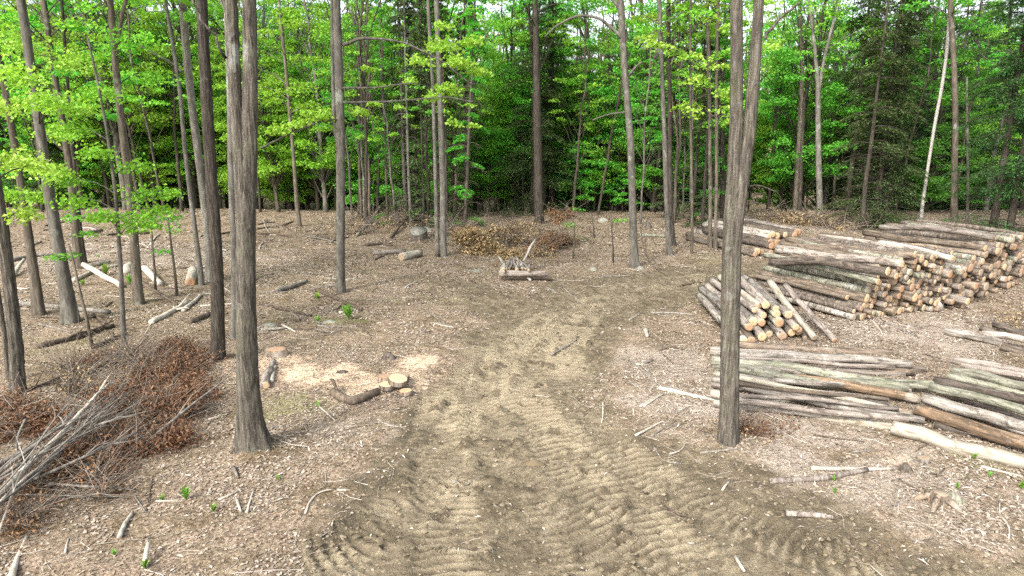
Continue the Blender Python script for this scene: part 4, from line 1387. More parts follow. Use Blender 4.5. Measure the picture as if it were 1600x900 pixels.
# past 300 logs in view: the ones that show smallest become one uncounted heap
def sink_smallest():
    logs = [o for o in COL.objects if o.get("category") == "log"]
    extra = len(logs) - 286
    cand = [o for o in logs if "stack" in str(o.get("group", "")) and "row" not in str(o.get("group"))]
    size = lambda o: max(v.co.x for v in o.data.vertices) / (Vector(o.location) - Vector((0, 0, CAM_H))).length
    cand.sort(key=size)
    mb, mats, mi = MB(), [], []

    def take(ob, M):
        me = ob.data
        co = np.zeros(len(me.vertices) * 3, np.float32)
        me.vertices.foreach_get("co", co)
        co = co.reshape(-1, 3) @ np.array(M.to_3x3()).T + np.array(M.translation)
        Q = [p.vertices[:] for p in me.polygons if len(p.vertices) == 4]
        Tt = [p.vertices[:] for p in me.polygons if len(p.vertices) == 3]
        m = me.materials[0]
        if m not in mats:
            mats.append(m)
        mb.add(co, Q, Tt)
        mi.append((len(Q), len(Tt), mats.index(m)))

    for o in cand[:max(0, extra)]:
        M = Matrix.LocRotScale(o.location, o.rotation_quaternion, None)
        kids = list(o.children)
        take(o, M)
        for c in kids:
            take(c, M @ Matrix.Translation(c.location))
        for x in kids + [o]:
            me = x.data
            bpy.data.objects.remove(x)
            bpy.data.meshes.remove(me)
    if not mi:
        return
    h = mb.obj("log_heap", mats[0])
    for m in mats[1:]:
        h.data.materials.append(m)
    idx = np.concatenate([np.full(q, m) for q, t, m in mi] + [np.full(t, m) for q, t, m in mi]).astype(np.int32)
    h.data.polygons.foreach_set("material_index", idx)
    tag(h, "smaller sawn logs filling the far and inner parts of the stacks", kind="stuff")


sink_smallest()
# ------------------------------------------------------------------ sticks, fallen logs, stumps, brush, litter
DR = np.random.default_rng(55)
TWIG_GREY = M_bark("grey_bare_pole", (.07, .06, .049), (.155, .14, .12), (.255, .238, .208), (.30, .287, .257), .6, 14, .12, .4, .4)
TWIG_BROWN = M_bark("brown_dead_stick", (.035, .026, .019), (.085, .065, .048), (.16, .13, .10), (.30, .28, .24), .62, 16, .12, .6, .4)
TWIG_PALE = M_bark("bleached_stick", (.17, .145, .11), (.33, .295, .245), (.47, .435, .38), (.40, .38, .34), .6, 12, .12, .3, .3)
SMATS = {"grey": TWIG_GREY, "brown": TWIG_BROWN, "pale": TWIG_PALE, "moss": LOG_MOSS}


def stick(pix, w, m, label, group=None, name="stick", cat="branch", z0=.0, z1=.0, twigs=0, wob=.02):
    """branch lying on the ground along photo pixels; z0, z1 lift its two ends"""
    P = []
    for i, p in enumerate(pix):
        f = i / (len(pix) - 1)
        P.append(GZ(p[0], p[1]))
    P = np.array(P)
    b = P.mean(0)
    r = w * (.72 if w < 6 else .9) * depth(b) / FPX / 2
    Q = resample(P, max(.08, np.linalg.norm(P[-1] - P[0]) / 14))
    f = np.linspace(0, 1, len(Q))
    zz = full_z(Q[:, 0], Q[:, 1])
    line = Q[0, 2] * (1 - f) + Q[-1, 2] * f
    Q[:, 2] = np.maximum(line, zz * .6 + line * .4) + r * .8 + z0 * (1 - f) + z1 * f
    Q += np.cumsum(DR.normal(0, wob * r * 6, Q.shape), 0) * [1, 1, .25] * np.minimum(1, 5 * np.minimum(f, 1 - f))[:, None]
    R = r * (1.08 - .45 * f) if w < 9 else r * (1.05 - .2 * f)
    n = 6 if w < 5 else 10
    mb = MB()
    mod = 1 + DR.normal(0, .06, (len(Q), n))
    mb.add(*tube(Q - b, R, n, mod))
    for _ in range(twigs):
        k = DR.integers(1, len(Q) - 1)
        d = nrm(Q[k] - Q[k - 1]) * .6 + DR.normal(0, .6, 3) * [1, 1, .35] + [0, 0, .15]
        ln = DR.uniform(.2, .6)
        q = Q[k] - b + np.outer(np.linspace(0, 1, 4) * ln, d) + DR.normal(0, .02, (4, 3))
        q[0] = Q[k] - b
        mb.add(*tube(q, np.linspace(R[k] * .6, R[k] * .2, 4), 5))
    o = mb.obj(name, SMATS.get(m) or LOGMATS[m])
    o.location = b
    tag(o, label, cat, group)
    return o


S = stick
# fallen trunks and sticks of the left slope
S([(133, 427), (160, 440), (190, 453)], 10, "pale", "pale debarked fallen log crossing another behind the thin mossy stem", name="fallen_log", cat="fallen log", z0=.15)
S([(115, 441), (150, 428), (187, 417)], 7, "pale", "long pale fallen log crossed under a debarked one", name="fallen_log", cat="fallen log")
S([(137, 421), (172, 411)], 7, "pale", "short pale fallen log above the crossed pair", name="fallen_log", cat="fallen log")
S([(226, 424), (238, 437), (251, 451)], 12, "pale", "whitish split log piece right of the high-forked brown tree", name="fallen_log", cat="fallen log")
S([(198, 430), (205, 421)], 14, "pale", "white wood chunk behind the high-forked brown tree", name="fallen_log", cat="fallen log")
a, b = G(302, 422, .12), G(298, 441, .12)
make_log(a, b, .13, .14, LOG_PALE, "pale log bolt with a red sawn end beside the slender pale stem", None, (CUT_GREY, CUT_RED), name="log_bolt")
S([(207, 447), (240, 463), (277, 479)], 6, "brown", "straight dark brown pole below the high-forked brown tree", z0=.25)
S([(237, 511), (265, 496), (293, 478)], 9, "pale", "forked pale branch lying left of the dark-barked tree", name="fallen_branch", twigs=3)
S([(287, 491), (315, 464)], 7, "pale", "short pale stick beside a forked pale branch", name="fallen_branch")
S([(30, 480), (100, 486), (172, 493)], 9, "grey", "long tan fallen trunk passing behind the leaning pale-based tree", name="fallen_log", cat="fallen log")
S([(70, 476), (96, 480)], 7, "brown", "short reddish-brown rotten log behind the long tan fallen trunk", name="fallen_log", cat="fallen log")
S([(60, 548), (110, 537), (150, 525), (178, 516)], 9, "brown", "dark rotting fallen trunk left of the thin mossy stem", name="fallen_log", cat="fallen log", twigs=4)
S([(148, 549), (172, 540), (200, 527)], 8, "brown", "dark twisted root-like branch under the thin mossy stem", name="fallen_branch", twigs=4)
S([(145, 495), (165, 508), (193, 515)], 7, "brown", "dark forked branch against the thin mossy stem", name="fallen_branch", twigs=4)
S([(297, 508), (328, 497)], 9, "brown", "short dark brown rotten log left of the dark-barked tree's foot", name="fallen_log", cat="fallen log")
S([(313, 480), (368, 478)], 5, "pale", "pale thin pole passing behind the dark-barked tree", name="fallen_branch")
S([(107, 347), (138, 341)], 6, "pale", "far pale log high on the left slope", name="fallen_log", cat="fallen log")
S([(110, 370), (138, 367), (160, 363)], 7, "grey", "grey fallen log in the far left slope behind the slender dark stem", name="fallen_log", cat="fallen log")
S([(167, 370), (190, 366)], 5, "brown", "dark short log in the far left slope near the high-forked tree", name="fallen_log", cat="fallen log")
S([(214, 367), (234, 366)], 7, "brown", "mossy dark log end behind the high-forked brown tree", name="fallen_log", cat="fallen log")
S([(20, 410), (50, 404), (84, 401)], 7, "grey", "grey fallen log running behind the two left leaning trees", name="fallen_log", cat="fallen log")
S([(20, 433), (40, 418)], 8, "pale", "pale tilted log left of the leaning brown tree", name="fallen_log", cat="fallen log", z1=.2)
S([(235, 385), (243, 372), (250, 367)], 4, "pale", "pale crooked stick behind the bare sapling stems", name="fallen_branch")
S([(274, 423), (320, 421)], 4, "brown", "dark thin stick lying behind the pinkish birch bolt", name="fallen_branch")
S([(40, 620), (100, 596), (160, 578)], 5, "brown", "long dark branch lying behind the red-brown brush heap", name="fallen_branch", twigs=3)
for i, (x0, y0, x1, y1) in enumerate([(402, 352, 430, 348), (400, 360, 436, 356), (412, 346, 420, 364), (440, 355, 458, 348), (405, 367, 450, 370), (480, 372, 520, 379), (520, 378, 545, 372)]):
    S([(x0, y0), ((x0 + x1) / 2, (y0 + y1) / 2 - 1), (x1, y1)], 4, ["brown", "brown", "grey"][i % 3], "dark dead branch strewn on the far slope behind the slim grey tree", "dead branches strewn on the far slope", name="fallen_branch", twigs=2)
for i in range(52):
    x0, y0 = DR.uniform(10, 560), DR.uniform(352, 520)
    an = DR.normal(.15, .6)
    ln = DR.uniform(14, 60) * (y0 - 200) / 250
    S([(x0, y0), (x0 + ln * .5 * math.cos(an), y0 + ln * .12 * math.sin(an) + DR.normal(0, 2)), (x0 + ln * math.cos(an), y0 + ln * .35 * math.sin(an))], DR.uniform(2.5, 5), ["grey", "brown", "pale", "brown"][i % 4],
      "dead branch among others littering the left slope", "dead branches littering the left slope", name="fallen_branch", twigs=DR.integers(0, 4))
for i in range(22):
    x0, y0 = (DR.uniform(980, 1110), DR.uniform(470, 720)) if i < 12 else (DR.uniform(1180, 1560), DR.uniform(690, 800))
    an = DR.uniform(0, 3.1)
    ln = DR.uniform(12, 34)
    S([(x0, y0), (x0 + ln * .5 * math.cos(an), y0 + ln * .25 * math.sin(an) + DR.normal(0, 2)), (x0 + ln * math.cos(an), y0 + ln * .5 * math.sin(an))], DR.uniform(2., 4), ["grey", "pale", "brown", "pale"][i % 4],
      "small broken branch among others strewn before the log row", "small broken branches strewn before the log row", name="fallen_branch", twigs=DR.integers(0, 4))
# middle
S([(433, 458), (456, 451), (480, 442)], 8, "grey", "grey log ending in a dark root lump near the slim grey tree", name="fallen_log", cat="fallen log")
S([(495, 457), (530, 470), (565, 486)], 8, "brown", "brown decayed log right of the slim grey tree's foot", name="fallen_log", cat="fallen log")
S([(407, 480), (445, 486), (487, 496)], 6, "brown", "dark thin log right of the near double-stemmed tree", name="fallen_log", cat="fallen log")
S([(408, 521), (446, 518)], 6, "pale", "straight pale stick ending beside the near double-stemmed tree", name="fallen_branch")
S([(441, 511), (462, 524)], 5, "pale", "short pale stick slanting off the end of a straight one", name="fallen_branch")
S([(530, 493), (553, 486)], 5, "pale", "pale stick beside the green fern clump in the middle", name="fallen_branch")
a, b = G(583, 396, .09), G(634, 393, .09)
make_log(a, b, .085, .085, LOG_PINK, "pinkish-grey log left of a thicker pale log under the grey slab", None, name="log_bolt", cat="log")
a, b = G(627, 402, .13), G(657, 395, .13)
make_log(a, b, .15, .12, LOG_PALE, "thick pale hollow log below the grey slab", None, (CUT_GREY, CUT), name="log_bolt", cat="log")
S([(572, 386), (600, 383), (612, 386)], 6, "brown", "dark crooked dead branch behind the pinkish-grey log", name="fallen_branch", twigs=5)
S([(560, 385), (590, 383)], 3, "grey", "thin grey stick behind the dark crooked dead branch", name="fallen_branch")
S([(585, 408), (603, 400)], 4, "brown", "dark twiggy debris branch in front of the pinkish-grey log", name="fallen_branch", twigs=6)
S([(557, 371), (575, 362), (596, 346)], 5, "grey", "grey pole leaning into the thicket of thin trunks", name="fallen_branch", z1=.7)
S([(610, 374), (628, 356), (650, 336)], 5, "brown", "long dead pole tilted up left of the grey slab", name="fallen_branch", z1=.3)
S([(665, 366), (680, 370), (690, 376)], 3, "brown", "dark twig beside the grey slab's right end", name="fallen_branch", twigs=3)
S([(633, 453), (652, 440)], 4, "pale", "pale straight stick alone in the middle of the clearing", name="fallen_branch")
S([(652, 441), (668, 441)], 3, "brown", "dark short stick touching a pale straight one", name="fallen_branch")
S([(663, 488), (690, 506), (718, 526)], 3, "grey", "thin grey branch on the clearing's left edge of the road", name="fallen_branch", twigs=4)
S([(640, 543), (690, 545), (755, 570)], 3, "brown", "long thin brown stick reaching into the road", name="fallen_branch")
S([(500, 571), (566, 569)], 3, "brown", "thin brown stick across the sawdust", name="fallen_branch")
S([(536, 553), (548, 566)], 3, "grey", "small grey stick in the sawdust's upper edge", name="fallen_branch")
S([(862, 555), (885, 543), (910, 524)], 4, "grey", "grey branch lying on the tracks in the road's middle", name="fallen_branch", twigs=2)
S([(983, 603), (1013, 616)], 3, "grey", "thin grey twig at the road's right edge", name="fallen_branch")
S([(982, 563), (1000, 577), (1013, 588)], 4, "grey", "crooked grey branch at the road's right edge", name="fallen_branch", twigs=3)
S([(1017, 491), (1050, 491), (1085, 494)], 5, "grey", "straight grey stick left of the small crossed pile", name="fallen_branch")
S([(983, 500), (1000, 493)], 3, "pale", "small pale curved stick on the road's far right side", name="fallen_branch")
S([(1062, 445), (1085, 442), (1110, 440)], 5, "brown", "dark branch by the road left of the small crossed pile's back", name="fallen_branch", twigs=2)
S([(1000, 371), (1030, 371), (1058, 373)], 7, "moss", "mossy fallen log between the bowed tree and the paired trunks", name="fallen_log", cat="fallen log")
S([(1000, 373), (1005, 400), (1020, 420), (1050, 433)], 3, "brown", "long curved dark branch trailing right of the bowed tree", name="fallen_branch", z0=.4)
S([(940, 432), (985, 431)], 3, "grey", "thin grey branch below the bowed tree", name="fallen_branch")
S([(856, 452), (870, 460)], 5, "grey", "short grey chunk of branch in the road right of the pole heap", name="fallen_branch")
S([(880, 450), (895, 462), (914, 473)], 3, "grey", "thin grey branch in the road right of the pole heap", name="fallen_branch", twigs=2)
S([(1030, 550), (1050, 546), (1066, 552)], 5, "brown", "dark root mass branch left of the log row's rear corner", name="fallen_branch", twigs=6)
S([(1008, 517), (1011, 531)], 8, "pale", "bright white slab of wood at the road's right edge", name="wood_chunk", cat="wood chunk")
# right
S([(1030, 614), (1070, 622), (1118, 628)], 7, "pale", "tan broken branch ending against the log row's left end", name="fallen_branch", twigs=2)
S([(1000, 637), (1034, 621)], 5, "pale", "upper one of two pale sticks under the tan broken branch", name="fallen_branch")
S([(1006, 641), (1037, 624)], 5, "pale", "lower one of two pale sticks under the tan broken branch", name="fallen_branch")
S([(993, 681), (1015, 673), (1038, 665)], 5, "pale", "pale straight stick left of the forked tree's foot", name="fallen_branch", twigs=1)
S([(1017, 682), (1035, 672), (1056, 663)], 4, "grey", "forked grey stick just right of a pale straight one", name="fallen_branch", twigs=2)
S([(1020, 705), (1036, 722), (1064, 728)], 3, "grey", "thin bent grey twig below the forked grey stick", name="fallen_branch", twigs=2)
S([(1046, 710), (1060, 707), (1071, 700)], 4, "pale", "small pale curved stick left of the forked tree's foot", name="fallen_branch")
S([(1093, 718), (1120, 716), (1153, 707)], 5, "grey", "grey stick curving in front of the forked tree's foot", name="fallen_branch")
S([(1203, 750), (1240, 751), (1280, 752), (1353, 748)], 10, "pink", "knobbly tan rotten branch lying below the log row", name="fallen_log", cat="fallen log")
S([(1267, 735), (1330, 738), (1393, 744)], 7, "pale", "pale decayed branch half sunk behind the knobbly tan one", name="fallen_log", cat="fallen log")
S([(1228, 804), (1260, 811), (1300, 814)], 10, "pink", "short tan log at the lower right edge of the dirt", name="fallen_log", cat="fallen log")
S([(1403, 762), (1435, 777), (1463, 786)], 5, "brown", "dark stick running up to the star-shaped stump", name="fallen_branch")
S([(1463, 786), (1500, 794)], 4, "grey", "thin grey stick right behind the star-shaped stump", name="fallen_branch")
S([(1305, 702), (1338, 711)], 4, "brown", "dark stick on the litter below the log row", name="fallen_branch")
S([(1270, 687), (1350, 694)], 4, "brown", "thin brown pole close along the log row's front edge", name="fallen_branch")
S([(1430, 712), (1455, 703)], 3, "brown", "thin dark twig below the massive pale log", name="fallen_branch")
S([(1530, 742), (1597, 751)], 5, "pale", "pale flat stick near the picture's right edge", name="fallen_branch")
S([(1558, 805), (1577, 823), (1575, 847)], 5, "pale", "pale bent stick at the lower right edge", name="fallen_branch", twigs=1)
S([(1380, 507), (1410, 520), (1436, 531)], 4, "grey", "grey branch in front of the tall middle stack", name="fallen_branch", twigs=2)
S([(1362, 505), (1378, 524)], 4, "pale", "pale short stick crossing a grey branch before the tall middle stack", name="fallen_branch", twigs=1)
S([(1440, 566), (1486, 572)], 4, "brown", "thin dark stick between the log row and the right-hand pile", name="fallen_branch")
S([(1442, 556), (1470, 563)], 3, "brown", "thin brown twig behind the right-hand pile's left end", name="fallen_branch")
# road sticks
S([(942, 630), (940, 657)], 4, "pale", "straight tan stick standing out in the road's upper right track", name="fallen_branch")
S([(1000, 768), (1016, 778)], 4, "brown", "small dark stick in the right track near the ruts", name="fallen_branch")
S([(1038, 796), (1060, 804), (1072, 806)], 5, "brown", "dark curved stick in the lower right dirt", name="fallen_branch")
S([(1128, 774), (1140, 762)], 5, "pale", "short pale stick on the dirt below the forked tree", name="fallen_branch")
S([(1148, 882), (1163, 894)], 7, "pale", "pale wood chip at the bottom right of the road", name="wood_chunk", cat="wood chunk")
S([(1075, 856), (1086, 849)], 7, "pale", "small pale wood block in the bottom right track", name="wood_chunk", cat="wood chunk")
S([(707, 764), (718, 755)], 6, "grey", "short grey stick in the middle of the road", name="fallen_branch")
S([(728, 757), (764, 749)], 4, "grey", "longer thin grey stick in the middle of the road", name="fallen_branch")
S([(592, 666), (620, 671), (638, 673)], 4, "grey", "grey stick on the road's left edge below the cut rounds", name="fallen_branch")
S([(495, 680), (520, 695), (550, 707)], 5, "brown", "dark forked branch between the double-stemmed tree and road", name="fallen_branch", twigs=3)
S([(472, 683), (490, 693)], 4, "brown", "brown stick left of a dark forked branch by the road", name="fallen_branch")
S([(478, 810), (485, 790), (500, 778), (520, 768)], 5, "pale", "curved pale stick on the litter at the road's lower left", name="fallen_branch")
S([(530, 775), (548, 765)], 4, "pale", "small pale stick right of a curved one", name="fallen_branch")
S([(492, 849), (525, 835)], 4, "grey", "thin grey stick in the lower left dirt", name="fallen_branch")
S([(500, 645), (525, 665)], 3, "pale", "thin pale stick below the bent root", name="fallen_branch")
S([(405, 677), (447, 673)], 5, "grey", "grey stick touching the double-stemmed tree's right roots", name="fallen_branch")
S([(188, 848), (197, 833), (210, 817)], 8, "pale", "bright white peeled stick on the lower left litter", name="fallen_branch")
S([(104, 880), (110, 857)], 5, "pale", "small pale stick at the lower left corner litter", name="fallen_branch")
S([(344, 793), (378, 773)], 5, "pale", "tan stick running from a fern tuft toward the near tree", name="fallen_branch")
S([(371, 785), (377, 806)], 6, "pale", "pale chip of wood standing out below the near tree", name="wood_chunk", cat="wood chunk")
S([(386, 803), (398, 775)], 5, "pale", "thin pale stick below the near double-stemmed tree", name="fallen_branch")
S([(365, 733), (373, 757)], 6, "grey", "greyish stick leaning from the near tree's root lump", name="fallen_branch")
S([(227, 895), (236, 880)], 9, "pale", "white splintered stake in the bottom left fern tuft", name="fallen_branch", z1=.12)
S([(245, 791), (280, 795)], 4, "pale", "thin pale stick beneath the large fern tuft", name="fallen_branch")
S([(240, 761), (228, 800)], 3, "brown", "thin dark twig below the brush heap's right tip", name="fallen_branch")
S([(205, 776), (228, 800)], 4, "grey", "grey slanting stick at the brush heap's lower edge", name="fallen_branch")
S([(326, 662), (360, 655)], 4, "pale", "pale twig left of the near double-stemmed tree", name="fallen_branch")


# ---- stumps, rounds, rocks
def lump(name, pc, rx, ry, h, m, label, cat, seed, rough=.25, flat=None, sub=None, n=18):
    rg = np.random.default_rng(seed)
    b = GZ(*pc)
    K = 10
    f = np.linspace(0, 1, K)
    th = np.arange(n) / n * 2 * math.pi
    mb = MB()
    V = []
    for k in range(K):
        zf = f[k]
        if flat is None:
            rr = math.cos(zf * math.pi / 2 * .98) ** .7
        else:
            rr = 1 - .25 * zf ** 2 + flat * math.exp(-zf * 4)
        ang = 1 + rough * (fbm(np.cos(th) * 1.5 + seed, np.sin(th) * 1.5 + zf * 1.3, seed, 3) - .5) * 2
        V.append(np.stack([np.cos(th) * rx * rr * ang, np.sin(th) * ry * rr * ang, np.full(n, zf * h - .06) + (rg.normal(0, .02 * h, n) if flat is None else 0)], 1))
    V = np.vstack(V + [[[0, 0, h - .06 + .005]]])
    i = np.arange(K - 1)[:, None] * n
    j = np.arange(n)[None, :]
    j2 = (j + 1) % n
    Q = np.stack([i + j, i + j2, i + n + j2, i + n + j], -1).reshape(-1, 4)
    jj = np.arange(n)
    Tt = np.stack([(K - 1) * n + jj, (K - 1) * n + (jj + 1) % n, np.full(n, K * n)], 1)
    mb.add(V, Q, Tt)
    o = mb.obj(name, m)
    o.location = b
    tag(o, label, cat)
    if flat is not None:
        ring = V[(K - 1) * n:K * n] * [.97, .97, 1] + [0, 0, .004]
        VV = np.vstack([ring, ring * [.5, .5, 1] + [0, 0, .003], [[0, 0, h - .06 + .008]]])
        Qd = np.stack([jj, (jj + 1) % n, n + (jj + 1) % n, n + jj], 1)
        Td = np.stack([n + jj, n + (jj + 1) % n, np.full(n, 2 * n)], 1)
        MB().add(VV, Qd, Td).obj("cut_top", sub or CUT, o, smooth=False)
    return o


def M_rock(name, a, b, c):
    k = NT(name)
    w = k.coords()
    f = k.noise(w, 6., 6, .7)
    g2 = k.noise(w, 1.8, 4)
    col = k.ramp(f, [(.35, a), (.55, b), (.7, c)])
    col = k.mix(k.ramp(g2, [(.5, 0.), (.65, .6)]), col, (.15, .17, .09))
    return k.done(col, .9, k.bump(f, .6, .03))


ROCK = M_rock("mossy_grey_rock", (.10, .095, .075), (.20, .19, .165), (.30, .29, .26))
ROCK_PALE = M_rock("pale_boulder", (.17, .165, .15), (.26, .255, .235), (.35, .34, .32))
CLOD = M_island("mud_clod", [(.10, .078, .048), (.12, .09, .055)])
lump("tree_stump", (432, 556), .26, .22, .17, LOG_BROWN, "low flat orange-topped stump right of the near double-stemmed tree", "stump", 1, .2, .15, CUT_RED)
lump("tree_stump", (606, 562), .15, .12, .20, LOG_DARK, "small dark pointed stump above the cut wood rounds", "stump", 2, .4)
lump("tree_stump", (592, 583), .08, .07, .08, LOG_DARK, "tiny dark stump among the chips above the cut wood rounds", "stump", 22, .4)
lump("tree_stump", (536, 583), .18, .10, .10, LOG_DARK, "low brown root lump in the middle of the sawdust", "stump", 23, .5)
lump("tree_stump", (1010, 356), .28, .25, .35, LOG_DARK, "dark old stump behind the bowed tree", "stump", 3, .4)
a, b = G(1094, 341, .2), G(1104, 340, .2)
make_log(a, b, .22, .22, LOG_BROWN, "short thick bolt with an orange sawn face beyond the far log pile", None, (CUT, CUT), name="log_bolt")
lump("tree_stump", (1413, 741), .10, .09, .16, LOG_DARK, "small dark splintered stump on pale chips", "stump", 4, .5)
lump("tree_stump", (1441, 731), .10, .08, .10, LOG_GREY, "small round grey stump on pale chips", "stump", 5, .2, .05, CUT_GREY)
lump("tree_stump", (1487, 790), .13, .12, .20, LOG_MOSS, "mossy dark stump just behind the star-shaped one", "stump", 6, .45)
lump("boulder", (942, 346), .3, .25, .24, ROCK_PALE, "whitish boulder far behind the bowed tree's left side", "rock", 7, .4)
lump("boulder", (742, 424), .42, .3, .10, ROCK, "low mossy flat rock left of the pole heap", "rock", 8, .3)
lump("boulder", (421, 512), .2, .16, .12, ROCK, "bluish-grey stone behind the near double-stemmed tree", "rock", 9, .3)
lump("boulder", (516, 507), .2, .15, .10, ROCK, "low brownish stone left of the green fern clump", "rock", 10, .3)
lump("boulder", (430, 722), .08, .06, .04, ROCK, "small flat stone at the near tree's right root", "rock", 11, .3)
lump("boulder", (1045, 612), .16, .12, .11, ROCK, "pale round stone above the tan broken branch", "rock", 12, .25)
lump("boulder", (834, 454), .10, .08, .10, ROCK_PALE, "small pale stone in the far road near the pole heap", "rock", 13, .3)
lump("boulder", (926, 424), .16, .13, .18, ROCK, "knobbly dark stone left of the bowed tree's foot", "rock", 14, .5)
lump("boulder", (1000, 421), .15, .12, .16, ROCK, "rounded grey stone against the bowed tree's right foot", "rock", 15, .2)
lump("root_lump", (384, 716), .12, .10, .12, LOG_BROWN, "ragged brown root lump in front of the near double-stemmed tree", "root", 16, .5)
lump("mud_clod", (835, 720), .16, .09, .10, CLOD, "dark mud clod in the middle of the road", "clod", 17, .5)
lump("mud_clod", (690, 550), .35, .10, .10, CLOD, "dark turned-up earth ridge left of the road", "clod", 18, .5)
lump("mud_clod", (661, 545), .25, .08, .09, CLOD, "small dark earth bank above the cut rounds", "clod", 19, .5)
lump("mud_clod", (822, 482), .14, .09, .09, CLOD, "orange-brown earth lump on the far road", "clod", 20, .5)
lump("mud_clod", (740, 687), .12, .06, .05, CLOD, "little reddish earth lump left of the road's middle", "clod", 24, .5)

# grey slab-topped block
b = G(654, 374)
bx = MB()
R = 26 * depth(b) / FPX / 2
n = 9
ang = np.linspace(0, 2 * math.pi, n, endpoint=False) + .2
ringb = np.stack([np.cos(ang) * R * (1 + .12 * np.sin(3 * ang)), np.sin(ang) * R * 1.35, np.full(n, -.1)], 1)
ringt = ringb * [1, 1, 0] + np.stack([np.zeros(n), np.zeros(n), .33 + .12 * np.sin(ang)], 1)
bx.add(np.vstack([ringb, ringt, [[0, 0, .335]]]), np.stack([np.arange(n), (np.arange(n) + 1) % n, n + (np.arange(n) + 1) % n, n + np.arange(n)], 1),
       np.stack([n + np.arange(n), n + (np.arange(n) + 1) % n, np.full(n, 2 * n)], 1))
slab = bx.obj("rock_slab", LOG_DARK, smooth=False)
slab.location = b
tag(slab, "block with a flat grey-green top and dark streaked sides before the thicket", "rock slab")
tv = np.vstack([ringt * [1.02, 1.02, 1] + [0, 0, .003], ringt * [1.02, 1.02, 1] + [0, 0, .03], [[0, 0, .375]]])
bt = MB().add(tv, np.stack([np.arange(n), (np.arange(n) + 1) % n, n + (np.arange(n) + 1) % n, n + np.arange(n)], 1), np.stack([n + np.arange(n), n + (np.arange(n) + 1) % n, np.full(n, 2 * n)], 1))
bt.obj("top_slab", ROCK, slab, smooth=False)
lump("rock_slab", (664, 361), .38, .3, .25, ROCK, "second grey-green slab partly hidden behind the streaked block", "rock slab", 25, .15)

# star stump
b = GZ(1463, 800)
sm = MB()
sm.add(*tube([[0, 0, -.08], [0, 0, .06], [.01, 0, .13]], [.125, .105, .095], 14, 1 + DR.normal(0, .08, (3, 14))))
for an, ln, rr in ((-.9, .27, .042), (-2.3, .22, .038), (.3, .2, .036), (1.6, .2, .036), (2.8, .24, .038)):
    d = np.array([math.cos(an), math.sin(an)])
    q = np.array([[*(d * .05), .09], [*(d * .14), .07], [*(d * .22), .02], [*(d * ln), -.05]])
    sm.add(*tube(q, [rr, rr, rr * .8, rr * .4], 8))
st = sm.obj("tree_stump", LOG_BROWN)
st.location = b
tag(st, "star-shaped stump with spread pale roots on the lower right litter", "stump")
c = MB().add(*tube([[.01, 0, .128], [.01, 0, .137]], [.09, .086], 14)).obj("cut_top", CUT_GREY, st)

# stacked wood rounds
for (px, py, zz, r, h, mm, lab) in [(606, 616, 0, 13, .07, CUT_ROUND, "lowest pale sawn wood round at the end of the bent root"), (602, 606, .03, 11, .08, CUT_RED, "orange-topped sawn wood round behind the other rounds"),
                                    (622, 611, .09, 15, .08, CUT_ROUND, "largest sawn wood round lying on top of the others"), (627, 602, .03, 13, .10, CUT_GREY, "grey dark-edged sawn wood round at the back of the small stack"),
                                    (634, 622, 0, 10, .06, CUT, "thin brown wood round on the right of the small stack")]:
    b = GZ(px, py, zz + .03)
    r = r * depth(b) / FPX
    K, n = 4, 20
    mod = 1 + np.tile(DR.normal(0, .03, n), (K, 1)) + DR.normal(0, .01, (K, n))
    o = MB().add(*tube([[0, 0, -.01], [0, 0, h * .1], [0, 0, h * .9], [0, 0, h]], [r * .98, r, r, r * .985], n, mod)).obj("wood_round", LOG_BROWN)
    o.location = b
    o.rotation_euler = (DR.normal(0, .05) + (.12 if zz > .05 else 0), DR.normal(0, .05), 0)
    tag(o, lab, "wood round")
    th = np.arange(n) / n * 2 * math.pi
    ring = np.stack([np.cos(th), np.sin(th), np.zeros(n)], 1) * (r * .955 * mod[-1])[:, None] + [0, 0, h + .003]
    jj = np.arange(n)
    MB().add(np.vstack([ring, [[0, 0, h + .005]]]), None, np.stack([jj, (jj + 1) % n, np.full(n, n)], 1)).obj("cut_top", mm, o, smooth=False)
S([(522, 622), (535, 631), (556, 637), (575, 634), (592, 624)], 15, "brown", "bent bark-covered root curving round the sawdust into the wood rounds", name="bent_limb", cat="root", twigs=2)
S([(521, 615), (530, 630), (552, 636)], 6, "brown", "upturned dark branch at the bent root's left end", name="fallen_branch", z0=.15)
S([(412, 612), (418, 592), (428, 574)], 11, "pink", "pale pinkish bolt tucked behind the near double-stemmed tree", name="log_bolt", cat="log")
S([(424, 600), (431, 575)], 8, "pale", "pale split piece beside a pinkish bolt near the double-stemmed tree", name="log_bolt", cat="log")
a, b = GZ(424, 590, .05), GZ(415, 610, .06)
make_log(a, b, .07, .075, LOG_PINK, "short bolt with an orange sawn end right of the near double-stemmed tree", None, (CUT_GREY, CUT), name="log_bolt")


# ---- pole heap in the middle distance
pole_g = "cut poles of the small heap before the brown brush"
for i in range(22):
    x0 = 783 + i * 2.1 + DR.normal(0, 1.2)
    y0 = 424 + DR.normal(0, 1.5)
    a = G(x0, y0 - 3, .05 + .38 * DR.random())
    b = a + np.array([(806 - x0) * .006 + DR.normal(0, .12), DR.uniform(1.0, 1.7), DR.uniform(-.12, .12)])
    make_log(a, b, DR.uniform(.035, .06), .03, [LOG_PINK, LOG_PALE, LOG_GREY][i % 3], "short cut pole pointing into the brown brush from the small heap", pole_g, (CUT, CUT_GREY), name="pole", cat="pole", knots=.03)
make_log(G(811, 421, .2), G(811, 421, .2) + np.array([.55, 1.2, .75]), .055, .03, LOG_GREY, "thick grey pole slanting up from the small heap into the brush", None, name="pole", cat="pole")
make_log(G(780, 428, .25), G(855, 428, .25), .09, .07, LOG_PINK, "upper one of two logs laid across the small pole heap's front", None, (CUT_GREY, CUT))
